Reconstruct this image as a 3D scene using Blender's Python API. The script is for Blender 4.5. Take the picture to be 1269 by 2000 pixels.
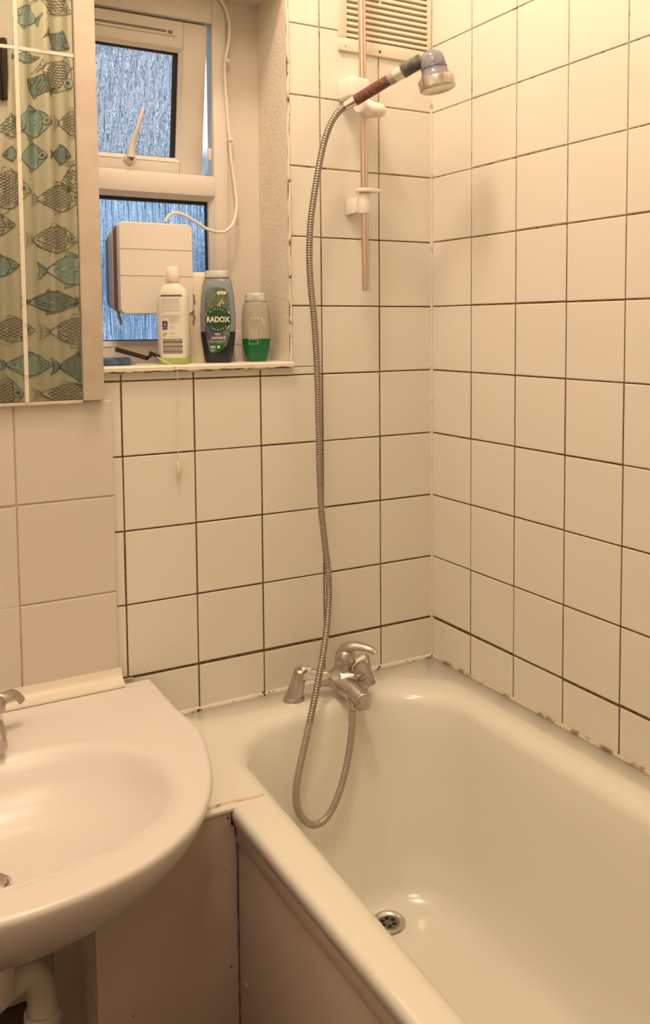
import bpy, bmesh, math, random
from mathutils import Vector, Matrix
import numpy as np

random.seed(7)
PI = math.pi
for o in list(bpy.data.objects):
    bpy.data.objects.remove(o)
S = bpy.context.scene
COL = S.collection

# ------------------------------------------------------------------ camera
CAM = np.array([-1.2372, -1.7615, 0.7075])
YAW, PITCH, ROLL = 0.5249, -0.0698, -0.0066
FPX, PCX, PCY = 1758.55, 689.44, 757.81
_f0 = np.array([math.sin(YAW), math.cos(YAW), 0]); _r0 = np.array([math.cos(YAW), -math.sin(YAW), 0]); _u0 = np.array([0, 0, 1.0])
FW = _f0*math.cos(PITCH)+_u0*math.sin(PITCH); _u = -_f0*math.sin(PITCH)+_u0*math.cos(PITCH)
RI = _r0*math.cos(ROLL)+_u*math.sin(ROLL); UP = -_r0*math.sin(ROLL)+_u*math.cos(ROLL)
cam_data = bpy.data.cameras.new('camera'); cam = bpy.data.objects.new('camera', cam_data); COL.objects.link(cam)
M = Matrix(((RI[0], UP[0], -FW[0], CAM[0]), (RI[1], UP[1], -FW[1], CAM[1]), (RI[2], UP[2], -FW[2], CAM[2]), (0, 0, 0, 1)))
cam.matrix_world = M
cam_data.sensor_fit = 'VERTICAL'; cam_data.sensor_height = 36.0; cam_data.sensor_width = 36.0
cam_data.lens = FPX/2000*36.0
cam_data.shift_x = (634.5-PCX)/2000.0
cam_data.shift_y = -(1000-PCY)/2000.0
cam_data.clip_start = 0.02
S.camera = cam

# ------------------------------------------------------------------ world, lamp, exposure
S.view_settings.view_transform = 'Standard'
S.view_settings.look = 'None'
S.view_settings.gamma = 1.0
S.view_settings.use_curve_mapping = False
S.view_settings.exposure = 0.53
W = bpy.data.worlds.new('dusk'); S.world = W; W.use_nodes = True
wn = W.node_tree.nodes; wl = W.node_tree.links
bg = wn['Background']; tc = wn.new('ShaderNodeTexCoord'); nz = wn.new('ShaderNodeTexNoise'); cr = wn.new('ShaderNodeValToRGB')
nz.inputs['Scale'].default_value = 13; nz.inputs['Detail'].default_value = 2
cr.color_ramp.elements[0].position = 0.50; cr.color_ramp.elements[0].color = (0.15, 0.25, 0.40, 1)
cr.color_ramp.elements[1].position = 0.68; cr.color_ramp.elements[1].color = (1.5, 1.6, 1.7, 1)
wl.new(tc.outputs['Generated'], nz.inputs['Vector']); wl.new(nz.outputs['Fac'], cr.inputs['Fac'])
wl.new(cr.outputs['Color'], bg.inputs['Color']); bg.inputs['Strength'].default_value = 0.58

LAMP_POS = (-0.72, -0.44, 2.10)
ld = bpy.data.lights.new('ceiling_lamp_light', 'POINT'); ld.energy = 20.0; ld.color = (1.0, 0.80, 0.62); ld.shadow_soft_size = 0.085
lo = bpy.data.objects.new('ceiling_lamp_light', ld); lo.location = LAMP_POS; COL.objects.link(lo)
FILL_POS = (-0.98, -1.08, 2.08)  # broad fill light added to lift the ambient level, no fitting modelled
hl_ = bpy.data.lights.new('fill_light', 'POINT'); hl_.energy = 13.0; hl_.color = (1.0, 0.77, 0.54); hl_.shadow_soft_size = 0.22
ho = bpy.data.objects.new('fill_light', hl_); ho.location = FILL_POS; COL.objects.link(ho)

# ------------------------------------------------------------------ helpers
def _ray(x, y): return FW+RI*(x-PCX)/FPX-UP*(y-PCY)/FPX
def onY(x, y, Y): d = _ray(x, y); t = (Y-CAM[1])/d[1]; return Vector(CAM+t*d)
def onX(x, y, X): d = _ray(x, y); t = (X-CAM[0])/d[0]; return Vector(CAM+t*d)
def onZ(x, y, Z): d = _ray(x, y); t = (Z-CAM[2])/d[2]; return Vector(CAM+t*d)

def mat(name, color, rough=0.5, metal=0.0, spec=0.5, noise=None, bump=None, trans=0.0, ior=1.45, coat=0.0, alpha=1.0, sss=0.0):
    m = bpy.data.materials.new(name); m.use_nodes = True
    nt = m.node_tree; b = nt.nodes['Principled BSDF']
    b.inputs['Base Color'].default_value = (*color, 1)
    b.inputs['Roughness'].default_value = rough; b.inputs['Metallic'].default_value = metal
    b.inputs['Specular IOR Level'].default_value = spec; b.inputs['IOR'].default_value = ior
    b.inputs['Transmission Weight'].default_value = trans; b.inputs['Coat Weight'].default_value = coat
    b.inputs['Alpha'].default_value = alpha
    t = nt.nodes.new('ShaderNodeTexCoord')
    if noise:   # (scale, second colour, low, high[, detail])
        n = nt.nodes.new('ShaderNodeTexNoise'); n.inputs['Scale'].default_value = noise[0]
        n.inputs['Detail'].default_value = noise[4] if len(noise) > 4 else 4
        r = nt.nodes.new('ShaderNodeValToRGB')
        r.color_ramp.elements[0].position = noise[2]; r.color_ramp.elements[1].position = noise[3]
        r.color_ramp.elements[0].color = (*color, 1); r.color_ramp.elements[1].color = (*noise[1], 1)
        nt.links.new(t.outputs['Object'], n.inputs['Vector']); nt.links.new(n.outputs['Fac'], r.inputs['Fac'])
        nt.links.new(r.outputs['Color'], b.inputs['Base Color'])
    if bump:    # (scale, strength, distance)
        n = nt.nodes.new('ShaderNodeTexNoise'); n.inputs['Scale'].default_value = bump[0]; n.inputs['Detail'].default_value = 4
        bp = nt.nodes.new('ShaderNodeBump'); bp.inputs['Strength'].default_value = bump[1]; bp.inputs['Distance'].default_value = bump[2]
        nt.links.new(t.outputs['Object'], n.inputs['Vector']); nt.links.new(n.outputs['Fac'], bp.inputs['Height'])
        nt.links.new(bp.outputs['Normal'], b.inputs['Normal'])
    return m

def mesh(name, verts, faces, m=None, parent=None, smooth=False, mats=None, fmat=None):
    me = bpy.data.meshes.new(name); me.from_pydata([tuple(v) for v in verts], [], faces); me.update()
    o = bpy.data.objects.new(name, me); COL.objects.link(o)
    if mats:
        for q in mats: me.materials.append(q)
        if fmat:
            for p, i in zip(me.polygons, fmat): p.material_index = i
    elif m: me.materials.append(m)
    if smooth:
        for p in me.polygons: p.use_smooth = True
    if parent:
        o.parent = parent; o.matrix_parent_inverse = Matrix.Translation(-Vector(parent.location)) if parent.parent is None else Matrix.Identity(4)
    return o

class MB:
    """collects shapes of one part"""
    def __init__(s): s.v = []; s.f = []; s.mi = []
    def add(s, v, f, mi=0):
        b = len(s.v); s.v += [tuple(q) for q in v]; s.f += [tuple(i+b for i in q) for q in f]; s.mi += [mi]*len(f); return s
    def box(s, x0, x1, y0, y1, z0, z1, mi=0):
        v = [(x0, y0, z0), (x1, y0, z0), (x1, y1, z0), (x0, y1, z0), (x0, y0, z1), (x1, y0, z1), (x1, y1, z1), (x0, y1, z1)]
        return s.add(v, [(0, 3, 2, 1), (4, 5, 6, 7), (0, 1, 5, 4), (1, 2, 6, 5), (2, 3, 7, 6), (3, 0, 4, 7)], mi)
    def tube(s, pts, r, n=12, mi=0, caps=True, flat=1.0):
        pts = [Vector(p) for p in pts]; N = len(pts)
        rr = r if isinstance(r, (list, tuple)) else [r]*N
        t0 = (pts[1]-pts[0]).normalized(); a = t0.orthogonal().normalized()
        v = []; 
        for i, p in enumerate(pts):
            t = (pts[min(i+1, N-1)]-pts[max(i-1, 0)]).normalized()
            a = (a-t*a.dot(t)).normalized(); b = t.cross(a)
            for k in range(n):
                an = 2*PI*k/n; v.append(p+a*(rr[i]*math.cos(an))+b*(rr[i]*math.sin(an)*flat))
        f = [(i*n+k, i*n+(k+1) % n, (i+1)*n+(k+1) % n, (i+1)*n+k) for i in range(N-1) for k in range(n)]
        if caps: f += [tuple(reversed(range(n))), tuple(range((N-1)*n, N*n))]
        return s.add(v, f, mi)
    def lathe(s, o, ax, prof, n=32, mi=0, caps=True, squash=None):
        """prof = [(distance along axis, radius)]"""
        o = Vector(o); ax = Vector(ax).normalized(); a = ax.orthogonal().normalized()
        if squash: a = Vector(squash[0]).normalized()
        b = ax.cross(a); k2 = squash[1] if squash else 1.0
        v = [o+ax*d+a*(r*math.cos(2*PI*k/n))+b*(r*k2*math.sin(2*PI*k/n)) for d, r in prof for k in range(n)]
        N = len(prof)
        f = [(i*n+k, i*n+(k+1) % n, (i+1)*n+(k+1) % n, (i+1)*n+k) for i in range(N-1) for k in range(n)]
        if caps: f += [tuple(reversed(range(n))), tuple(range((N-1)*n, N*n))]
        return s.add(v, f, mi)
    def loft(s, rings, caps=(True, True), mi=0):
        n = len(rings[0]); v = [p for r in rings for p in r]; N = len(rings)
        f = [(i*n+k, i*n+(k+1) % n, (i+1)*n+(k+1) % n, (i+1)*n+k) for i in range(N-1) for k in range(n)]
        if caps[0]: f.append(tuple(reversed(range(n))))
        if caps[1]: f.append(tuple(range((N-1)*n, N*n)))
        return s.add(v, f, mi)
    def build(s, name, m=None, parent=None, smooth=True, bevel=0, mats=None, seg=2, angle=35):
        o = mesh(name, s.v, s.f, m, parent, mats=mats, fmat=s.mi if mats else None)
        bm = bmesh.new(); bm.from_mesh(o.data); bmesh.ops.recalc_face_normals(bm, faces=bm.faces)
        if bevel:
            es = [e for e in bm.edges if len(e.link_faces) == 2 and e.calc_face_angle(0) > math.radians(angle)]
            bmesh.ops.bevel(bm, geom=es, offset=bevel, segments=seg, profile=0.5, affect='EDGES', clamp_overlap=True)
        if smooth:
            for f in bm.faces: f.smooth = True
            for e in bm.edges:
                if len(e.link_faces) == 2 and e.calc_face_angle(0) > math.radians(42): e.smooth = False
        bm.to_mesh(o.data); bm.free()
        return o

def thing(name, label, cat, loc=(0, 0, 0), group=None):
    o = bpy.data.objects.new(name, None); COL.objects.link(o); o.location = loc; o.empty_display_size = 0.02
    o['label'] = label; o['category'] = cat
    if group: o['group'] = group
    return o
def tag(o, label, cat, group=None):
    o['label'] = label; o['category'] = cat
    if group: o['group'] = group
    return o
def struct(o, label=None):
    o['kind'] = 'structure'
    if label: o['label'] = label
    return o
def spline(pts, n=12, closed=False):
    P = [Vector(p) for p in pts]; out = []; N = len(P)
    for i in range(N if closed else N-1):
        g = lambda j: P[j % N] if closed else P[max(0, min(N-1, j))]
        p0, p1, p2, p3 = g(i-1), g(i), g(i+1), g(i+2)
        for k in range(n):
            t = k/n
            out.append(0.5*((2*p1)+(p2-p0)*t+(2*p0-5*p1+4*p2-p3)*t*t+(3*p1-p0-3*p2+p3)*t**3))
    if not closed: out.append(P[-1])
    return out
def text_mesh(body, size, bold=0.0, space=1.0):
    c = bpy.data.curves.new('t', 'FONT'); c.body = body; c.size = size; c.align_x = 'CENTER'; c.align_y = 'CENTER'; c.offset = bold; c.space_character = space
    c.resolution_u = 3
    o = bpy.data.objects.new('t', c); COL.objects.link(o)
    me = bpy.data.meshes.new_from_object(o.evaluated_get(bpy.context.evaluated_depsgraph_get()))
    v = [tuple(q.co) for q in me.vertices]; f = [tuple(p.vertices) for p in me.polygons]
    bpy.data.objects.remove(o); bpy.data.curves.remove(c); bpy.data.meshes.remove(me)
    return v, f

# ------------------------------------------------------------------ materials
TILE = mat('tile_glaze', (0.80, 0.755, 0.66), 0.16, spec=0.45, bump=(9, 0.10, 0.004))
TILE_BIG = mat('large_tile_glaze', (0.70, 0.64, 0.55), 0.22, spec=0.45, bump=(9, 0.08, 0.004))
PLASTIC = mat('white_plastic', (0.82, 0.76, 0.68), 0.35, spec=0.45)
UPVC = mat('window_plastic', (0.76, 0.70, 0.62), 0.33, spec=0.45, bump=(25, 0.03, 0.002))
CERAMIC = mat('ceramic', (0.76, 0.71, 0.66), 0.24, spec=0.5)
ENAMEL = mat('bath_enamel', (0.82, 0.79, 0.69), 0.13, spec=0.5, coat=0.2)
PAINT = mat('painted_wall', (0.84, 0.81, 0.76), 0.7, spec=0.2, bump=(60, 0.1, 0.002))
CHROME = mat('worn_chrome', (0.60, 0.54, 0.50), 0.36, 1.0, noise=(45, (0.46, 0.42, 0.39), 0.4, 0.75), bump=(120, 0.08, 0.001))
CHROME_B = mat('bright_chrome', (0.80, 0.77, 0.74), 0.12, 1.0)
HOSE_M = mat('hose_steel', (0.36, 0.31, 0.265), 0.42, 0.85)
HOSE_P = mat('hose_worn', (0.42, 0.35, 0.295), 0.38, 0.55)
BLACK = mat('black_rubber', (0.015, 0.015, 0.017), 0.5)
DARK = mat('dark_hole', (0.012, 0.014, 0.010), 0.8)
MOULD = mat('black_mould', (0.035, 0.022, 0.014), 0.9)
PANEL = mat('panel_board', (0.60, 0.49, 0.41), 0.5, spec=0.3, noise=(7, (0.53, 0.425, 0.35), 0.35, 0.75), bump=(140, 0.12, 0.001))
CABLE = mat('cable_white', (0.84, 0.76, 0.64), 0.4)
WHITE_INK = mat('white_print', (0.80, 0.78, 0.72), 0.5)

def grout_mat(name, zlo, zhi, dark, light):
    m = bpy.data.materials.new(name); m.use_nodes = True; nt = m.node_tree; b = nt.nodes['Principled BSDF']
    N = nt.nodes.new; L = nt.links.new
    b.inputs['Roughness'].default_value = 0.9; b.inputs['Specular IOR Level'].default_value = 0.1
    g = N('ShaderNodeNewGeometry'); sp = N('ShaderNodeSeparateXYZ'); L(g.outputs['Position'], sp.inputs[0])
    n1 = N('ShaderNodeTexNoise'); n1.inputs['Scale'].default_value = 9; n1.inputs['Detail'].default_value = 3; L(g.outputs['Position'], n1.inputs['Vector'])
    ma = N('ShaderNodeMath'); ma.operation = 'MULTIPLY_ADD'; L(n1.outputs['Fac'], ma.inputs[0]); ma.inputs[1].default_value = 0.42; L(sp.outputs['Z'], ma.inputs[2])
    mr = N('ShaderNodeMapRange'); mr.inputs['From Min'].default_value = zlo+0.21; mr.inputs['From Max'].default_value = zhi+0.21; L(ma.outputs[0], mr.inputs['Value'])
    n2 = N('ShaderNodeTexNoise'); n2.inputs['Scale'].default_value = 70; n2.inputs['Detail'].default_value = 3; L(g.outputs['Position'], n2.inputs['Vector'])
    r = N('ShaderNodeValToRGB'); r.color_ramp.elements[0].position = 0.35; r.color_ramp.elements[1].position = 0.7
    r.color_ramp.elements[0].color = (*dark, 1); r.color_ramp.elements[1].color = (dark[0]*2.3, dark[1]*2.1, dark[2]*1.9, 1); L(n2.outputs['Fac'], r.inputs['Fac'])
    r2 = N('ShaderNodeValToRGB'); r2.color_ramp.elements[0].position = 0.33; r2.color_ramp.elements[1].position = 0.46
    r2.color_ramp.elements[0].color = (light[0]*0.45, light[1]*0.38, light[2]*0.3, 1); r2.color_ramp.elements[1].color = (*light, 1); L(n2.outputs['Fac'], r2.inputs['Fac'])
    mx = N('ShaderNodeMix'); mx.data_type = 'RGBA'; L(mr.outputs['Result'], mx.inputs['Factor']); L(r.outputs['Color'], mx.inputs[6]); L(r2.outputs['Color'], mx.inputs[7])
    L(mx.outputs[2], b.inputs['Base Color'])
    return m
GROUT = grout_mat('mouldy_grout', 0.82, 1.15, (0.105, 0.064, 0.038), (0.46, 0.37, 0.25))
GROUT_R = grout_mat('mouldy_grout_side', 0.78, 1.12, (0.115, 0.064, 0.036), (0.50, 0.40, 0.27))

# ------------------------------------------------------------------ tiled walls
T = 0.15
A = 0.971*T; B = 1.0077*T
ZR = -0.0971      # bath rim
FLOOR = -0.60; CEIL = 2.28
XL = -1.80; YB = -2.30
WX0, WX1, WZ0, WZ1 = -0.80, -0.376, 0.628, 1.425   # window hole

def tiles(us, zs, clip, place, gw, seed):
    """us, zs: grout line positions; returns slabs of separate glazed tiles"""
    rnd = random.Random(seed); mb = MB()
    for i in range(len(us)-1):
        for j in range(len(zs)-1):
            u0, u1, z0, z1 = us[i], us[i+1], zs[j], zs[j+1]
            g = lambda a: gw*a*(0.75+0.5*rnd.random())/2
            u0 += g(1); u1 -= g(1); z0 += g(1.9 if abs(z0) < 0.01 else 1); z1 -= g(1.9 if abs(z1) < 0.01 else 1)
            for r in clip(u0, u1, z0, z1):
                a0, a1, b0, b1 = r
                if a1-a0 < 0.004 or b1-b0 < 0.004: continue
                e = 0.0016; d = 0.0022
                j0 = [rnd.uniform(-0.00035, 0.00035) for _ in range(4)]
                v = []
                for (uu, zz, k) in ((a0, b0, 0), (a1, b0, 1), (a1, b1, 2), (a0, b1, 3)):
                    v.append(place(uu, zz, d))
                for (uu, zz, k) in ((a0, b0, 0), (a1, b0, 1), (a1, b1, 2), (a0, b1, 3)):
                    v.append(place(uu, zz, 0.0006))
                for (uu, zz, k) in ((a0+e, b0+e, 0), (a1-e, b0+e, 1), (a1-e, b1-e, 2), (a0+e, b1-e, 3)):
                    v.append(place(uu, zz, j0[k]))
                mb.add(v, [(0, 1, 5, 4), (1, 2, 6, 5), (2, 3, 7, 6), (3, 0, 4, 7), (4, 5, 9, 8), (5, 6, 10, 9), (6, 7, 11, 10), (7, 4, 8, 11), (8, 9, 10, 11)])
    return mb

def clip_back(u0, u1, z0, z1):
    u0 = max(u0, -0.80)
    if u1 <= u0: return []
    HX0, HX1, HZ0, HZ1 = WX0-0.003, WX1+0.006, 0.618, WZ1+0.003
    if u1 <= HX0 or u0 >= HX1 or z1 <= HZ0 or z0 >= HZ1: return [(u0, u1, z0, z1)]
    out = []
    if z0 < HZ0: out.append((u0, u1, z0, HZ0-0.0015))
    if z1 > HZ1: out.append((u0, u1, HZ1, z1))
    zz0, zz1 = max(z0, HZ0 if z0 < HZ0 else z0), min(z1, HZ1)
    if u1 > HX1: out.append((max(u0, HX1), u1, zz0, zz1))
    return out
us = [0.0-0.0]+[-(A+k*T) for k in range(0, 6)]
us = sorted([u for u in us]+[])
zs = [-0.25]+[k*T for k in range(-1, 13)]
zs = sorted(set(round(z, 4) for z in ([ZR-0.06]+[k*T for k in range(0, 13)])))
mb = MB()
D = 0.0016
# backing (grout) plane with the window hole, plus recess faces
x0, x1, z0, z1 = XL, 0.0, FLOOR, CEIL
ys = D
def quad(mb, a, b, c, d, mi=0): mb.add([a, b, c, d], [(0, 1, 2, 3)], mi)
for (a0, a1, b0, b1) in ((XL, WX0-0.003, FLOOR, CEIL), (WX1+0.003, 0.004, FLOOR, CEIL), (WX0-0.003, WX1+0.003, FLOOR, 0.612), (WX0-0.003, WX1+0.003, WZ1+0.003, CEIL)):
    mb.box(a0, a1, ys, ys+0.20, b0, b1)
wb = mb.build('wall_back', GROUT, smooth=False)
struct(wb, 'white square tiled wall with dark grout behind the bath')
tb = tiles(us, zs, clip_back, lambda u, z, d: (u, d, z), 0.0034, 3)
o = tb.build('tiles', TILE, wb, smooth=False); 
o['label'] = 'glossy white square tiles'
# right wall
us = [0.0]+[B+k*T for k in range(0, 16)]
mbr = MB(); mbr.box(D, 0.15, YB, 0.004, FLOOR, CEIL)
wr = mbr.build('wall_right', GROUT_R, smooth=False); struct(wr, 'white square tiled wall along the long side of the bath')
tr = tiles(us, zs, lambda a, b, c, d: [(a, b, c, d)], lambda u, z, d: (d, -u, z), 0.0033, 5)
o = tr.build('tiles', TILE, wr, smooth=False); o['label'] = 'glossy white square tiles'
# rest of the room
FLOOR_M = mat('floor_brown', (0.15, 0.085, 0.05), 0.6, noise=(14, (0.10, 0.055, 0.032), 0.4, 0.7), bump=(40, 0.2, 0.003))
struct(MB().box(XL-0.1, 0.15, YB-0.1, 0.25, FLOOR-0.05, FLOOR).build('floor', FLOOR_M, smooth=False), 'dark reddish brown floor under the basin')
struct(MB().box(XL-0.1, 0.15, YB-0.1, 0.25, CEIL, CEIL+0.05).build('ceiling', PAINT, smooth=False))
struct(MB().box(XL-0.1, XL, YB-0.1, 0.2, FLOOR, CEIL).build('wall_left', PAINT, smooth=False))
struct(MB().box(XL, D, YB-0.1, YB, FLOOR, CEIL).build('wall_rear', PAINT, smooth=False))
# painted strip of bare wall below the basin
PLB = mat('old_white_paint', (0.60, 0.55, 0.47), 0.6, noise=(18, (0.45, 0.38, 0.30), 0.45, 0.7))
struct(MB().box(XL, -0.735, -0.004, D, FLOOR+0.004, 0.0).build('trim_4', PLB, smooth=False), 'old cream paint on the wall beneath the basin')

# recess of the window
PLASTER = mat('rough_plaster', (0.77, 0.70, 0.58), 0.75, spec=0.25, noise=(85, (0.62, 0.50, 0.36), 0.60, 0.72), bump=(150, 0.55, 0.003))
RY = 0.155
rec = MB()
quad(rec, (WX1, 0.0, WZ0-0.02), (WX1, RY, WZ0-0.02), (WX1, RY, WZ1), (WX1, 0.0, WZ1))
quad(rec, (WX0, 0.0, WZ0-0.02), (WX0, 0.0, WZ1), (WX0, RY, WZ1), (WX0, RY, WZ0-0.02))
quad(rec, (WX0, 0.0, WZ1), (WX1, 0.0, WZ1), (WX1, RY, WZ1), (WX0, RY, WZ1))
rv = rec.build('trim_1', PLASTER, smooth=False); struct(rv, 'rough painted plaster sides of the window recess')
SEAL = mat('cracked_sealant', (0.80, 0.72, 0.58), 0.6, noise=(55, (0.20, 0.10, 0.05), 0.60, 0.70), bump=(90, 0.4, 0.002))
# crack sealant down the recess corner
pts = [(WX1+0.003+0.0012*math.sin(i*1.7)+0.0008*math.sin(i*0.53), -0.0012, 0.63+i*0.0235) for i in range(36)]
struct(MB().tube(pts, [0.0032+0.0009*math.sin(i*2.3) for i in range(36)], 6).build('trim_5', SEAL), 'cracked filler bead along the corner of the window recess')
# cladding between recess and frame
CLAD = mat('cladding', (0.74, 0.67, 0.58), 0.45, spec=0.35)
cl = MB()
cl.box(-0.459, WX1, 0.149, 0.20, WZ0-0.01, WZ1)
struct(cl.build('trim_2', CLAD, smooth=False), 'smooth plastic cladding strip right of the window frame')
# sill
sl = MB()
prof = [(-0.010, 0.616), (-0.013, 0.619), (-0.013, 0.626), (-0.010, 0.629), (0.0, 0.6295), (0.15, 0.6295), (0.15, 0.612), (0.003, 0.612)]
sl.add([(x, y, z) for x in (WX0, WX1+0.005) for y, z in prof], [tuple(range(8)), tuple(reversed(range(8, 16)))]+[(i, (i+1) % 8, 8+(i+1) % 8, 8+i) for i in range(8)])
SILLM = mat('sill_plastic', (0.82, 0.75, 0.64), 0.35, noise=(30, (0.72, 0.60, 0.46), 0.55, 0.72))
sill = sl.build('trim_3', SILLM, smooth=False); struct(sill, 'cream window sill with worn front lip')
gl = MB()
pts = [(WX0+0.02+i*0.0095, -0.0125, 0.6175+0.0006*math.sin(i*1.3)) for i in range(43)]
gl.tube(pts, [0.0012+0.0009*abs(math.sin(i*0.9)) for i in range(43)], 6)
gl.build('mould_line', mat('sill_dirt', (0.12, 0.06, 0.03), 0.9, noise=(40, (0.5, 0.36, 0.22), 0.5, 0.62)), sill)

# ------------------------------------------------------------------ window
win = bpy.data.objects.new('window_1', None); COL.objects.link(win); win.location = (-0.62, 0.16, 0.64); win['kind'] = 'structure'
win['label'] = 'white plastic window with open top vent above a fixed patterned pane'
FX0, FX1, FZ0, FZ1 = -0.83, -0.456, 0.628, 1.43
FY0, FY1 = 0.138, 0.195
TZ0, TZ1 = 0.986, 1.037       # transom
fr = MB()
fr.box(-0.488, FX1, FY0, 0.152, FZ0, FZ1)
fr.box(-0.479, FX1, 0.152, 0.20, FZ0, FZ1)
fr.box(FX0, -0.790, FY0, FY1, FZ0, FZ1)
fr.box(-0.790, -0.488, FY0, FY1, 1.367, FZ1)
fr.box(-0.790, -0.488, FY0, FY1, FZ0, 0.668)
fr.build('window_frame', UPVC, win, bevel=0.002)
trn = MB(); trn.box(-0.790, -0.488, FY0-0.003, FY1, TZ0+0.006, TZ1); trn.build('transom', UPVC, win, bevel=0.003)
# lower beads
def bead(mb, x0, x1, z0, z1, yf, w, dy):
    """mitred, sloping inner bead around an opening"""
    O = [(x0, yf, z0), (x1, yf, z0), (x1, yf, z1), (x0, yf, z1)]
    I = [(x0+w, yf+dy, z0+w), (x1-w, yf+dy, z0+w), (x1-w, yf+dy, z1-w), (x0+w, yf+dy, z1-w)]
    K = [(x0+w, yf+dy+0.012, z0+w), (x1-w, yf+dy+0.012, z0+w), (x1-w, yf+dy+0.012, z1-w), (x0+w, yf+dy+0.012, z1-w)]
    for i in range(4):
        j = (i+1) % 4
        quad(mb, O[i], O[j], I[j], I[i]); quad(mb, I[i], I[j], K[j], K[i])
bd = MB(); bead(bd, -0.790, -0.4875, 0.666, TZ0+0.008, FY0-0.002, 0.011, 0.014)
bd.build('glazing_bead', UPVC, win, smooth=False)
# dark gasket
gk = MB()
LX0, LX1, LZ0, LZ1 = -0.785, -0.4885, 0.6765, 0.9835
gk.box(LX1-0.012, LX1+0.002, 0.160, 0.172, LZ0, LZ1); gk.box(LX0, LX1, 0.160, 0.172, LZ1-0.007, LZ1+0.003)
gk.box(LX0, LX1, 0.160, 0.172, LZ0, LZ0+0.0025)
gk.build('gasket', BLACK, win, smooth=False)

def reeded_glass(name, tint, seed, rough=0.07):
    m = bpy.data.materials.new(name); m.use_nodes = True; nt = m.node_tree; b = nt.nodes['Principled BSDF']; N = nt.nodes.new; L = nt.links.new
    b.inputs['Base Color'].default_value = (*tint, 1); b.inputs['Roughness'].default_value = rough
    b.inputs['Transmission Weight'].default_value = 1.0; b.inputs['IOR'].default_value = 1.45
    t = N('ShaderNodeTexCoord'); mp = N('ShaderNodeMapping'); mp.inputs['Scale'].default_value = (1, 1, 0.035); mp.inputs['Location'].default_value = (seed, 0, 0)
    L(t.outputs['Object'], mp.inputs['Vector'])
    n = N('ShaderNodeTexNoise'); n.inputs['Scale'].default_value = 85; n.inputs['Detail'].default_value = 2.5; n.inputs['Distortion'].default_value = 0.7; L(mp.outputs[0], n.inputs['Vector'])
    n2 = N('ShaderNodeTexNoise'); n2.inputs['Scale'].default_value = 90; n2.inputs['Detail'].default_value = 3; L(t.outputs['Object'], n2.inputs['Vector'])
    ad = N('ShaderNodeMath'); ad.operation = 'MULTIPLY_ADD'; ad.inputs[1].default_value = 0.14; L(n2.outputs['Fac'], ad.inputs[0]); L(n.outputs['Fac'], ad.inputs[2])
    bp = N('ShaderNodeBump'); bp.inputs['Strength'].default_value = 1.0; bp.inputs['Distance'].default_value = 0.0062; L(ad.outputs[0], bp.inputs['Height']); L(bp.outputs[0], b.inputs['Normal'])
    return m
GL1 = reeded_glass('rain_glass_lower', (0.60, 0.80, 1.0), 0.0)
GL2 = reeded_glass('rain_glass_upper', (0.92, 0.96, 1.0), 3.0)
MB().box(LX0-0.004, LX1+0.004, 0.172, 0.176, LZ0-0.002, LZ1+0.002).build('window_pane', GL1, win, smooth=False)

# opening top vent: built flat, then tilted about its top edge
def tilt(p, a=math.radians(8.6), zt=1.362, yt=0.146):
    x, y, z = p; dy, dz = y-yt, z-zt
    return (x, yt+dy*math.cos(a)-dz*math.sin(a), zt+dy*math.sin(a)+dz*math.cos(a))
SX0, SX1, SZ0, SZ1 = -0.782, -0.4975, 1.042, 1.362
def sashpart(mb, name, m, parent, **k):
    mb.v = [tilt(p) for p in mb.v]; return mb.build(name, m, parent, **k)
sash = bpy.data.objects.new('opening_vent', None); COL.objects.link(sash); sash.parent = win; sash.matrix_parent_inverse = Matrix.Translation(-Vector(win.location)); sash.location = (-0.62, 0.16, 1.36)
def sp(o):   # sub-parts of the sash
    o.parent = sash; o.matrix_parent_inverse = Matrix.Translation(-Vector((-0.62, 0.16, 1.36))); return o
sf = MB()
sf.box(-0.550+0.0, SX1, 0.142, 0.175, SZ0, SZ1); sf.box(SX0, -0.740-0.02, 0.142, 0.175, SZ0, SZ1)
sf.box(-0.760, -0.550, 0.142, 0.175, SZ1-0.056, SZ1); sf.box(-0.760, -0.550, 0.142, 0.175, SZ0, SZ0+0.026)
sp(sashpart(sf, 'vent_frame', UPVC, None, bevel=0.002))
sb = MB(); bead(sb, -0.761, -0.549, SZ0+0.025, SZ1-0.055, 0.141, 0.009, 0.009); sp(sashpart(sb, 'glazing_bead', UPVC, None, smooth=False))
gg = MB(); gg.box(-0.568, -0.558, 0.154, 0.160, SZ0+0.03, SZ1-0.062); gg.box(-0.755, -0.558, 0.154, 0.160, SZ1-0.069, SZ1-0.062); gg.box(-0.755, -0.558, 0.156, 0.160, SZ0+0.033, SZ0+0.035)
sp(sashpart(gg, 'gasket', BLACK, None, smooth=False))
sp(sashpart(MB().box(-0.765, -0.548, 0.161, 0.165, SZ0+0.02, SZ1-0.05), 'pane', GL2, None, smooth=False))
tv = MB(); tv.box(-0.775, -0.566, 0.1375, 0.143, SZ1-0.032, SZ1-0.019)
sp(sashpart(tv, 'trickle_vent', UPVC, None, bevel=0.0012))
tg = MB(); tg.box(-0.775, -0.590, 0.1362, 0.140, SZ1-0.0270, SZ1-0.0225); tg.box(-0.586, -0.577, 0.1362, 0.140, SZ1-0.029, SZ1-0.022)
sp(sashpart(tg, 'vent_slots', mat('vent_shadow_plastic', (0.22, 0.18, 0.15), 0.5), None, smooth=False))
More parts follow.
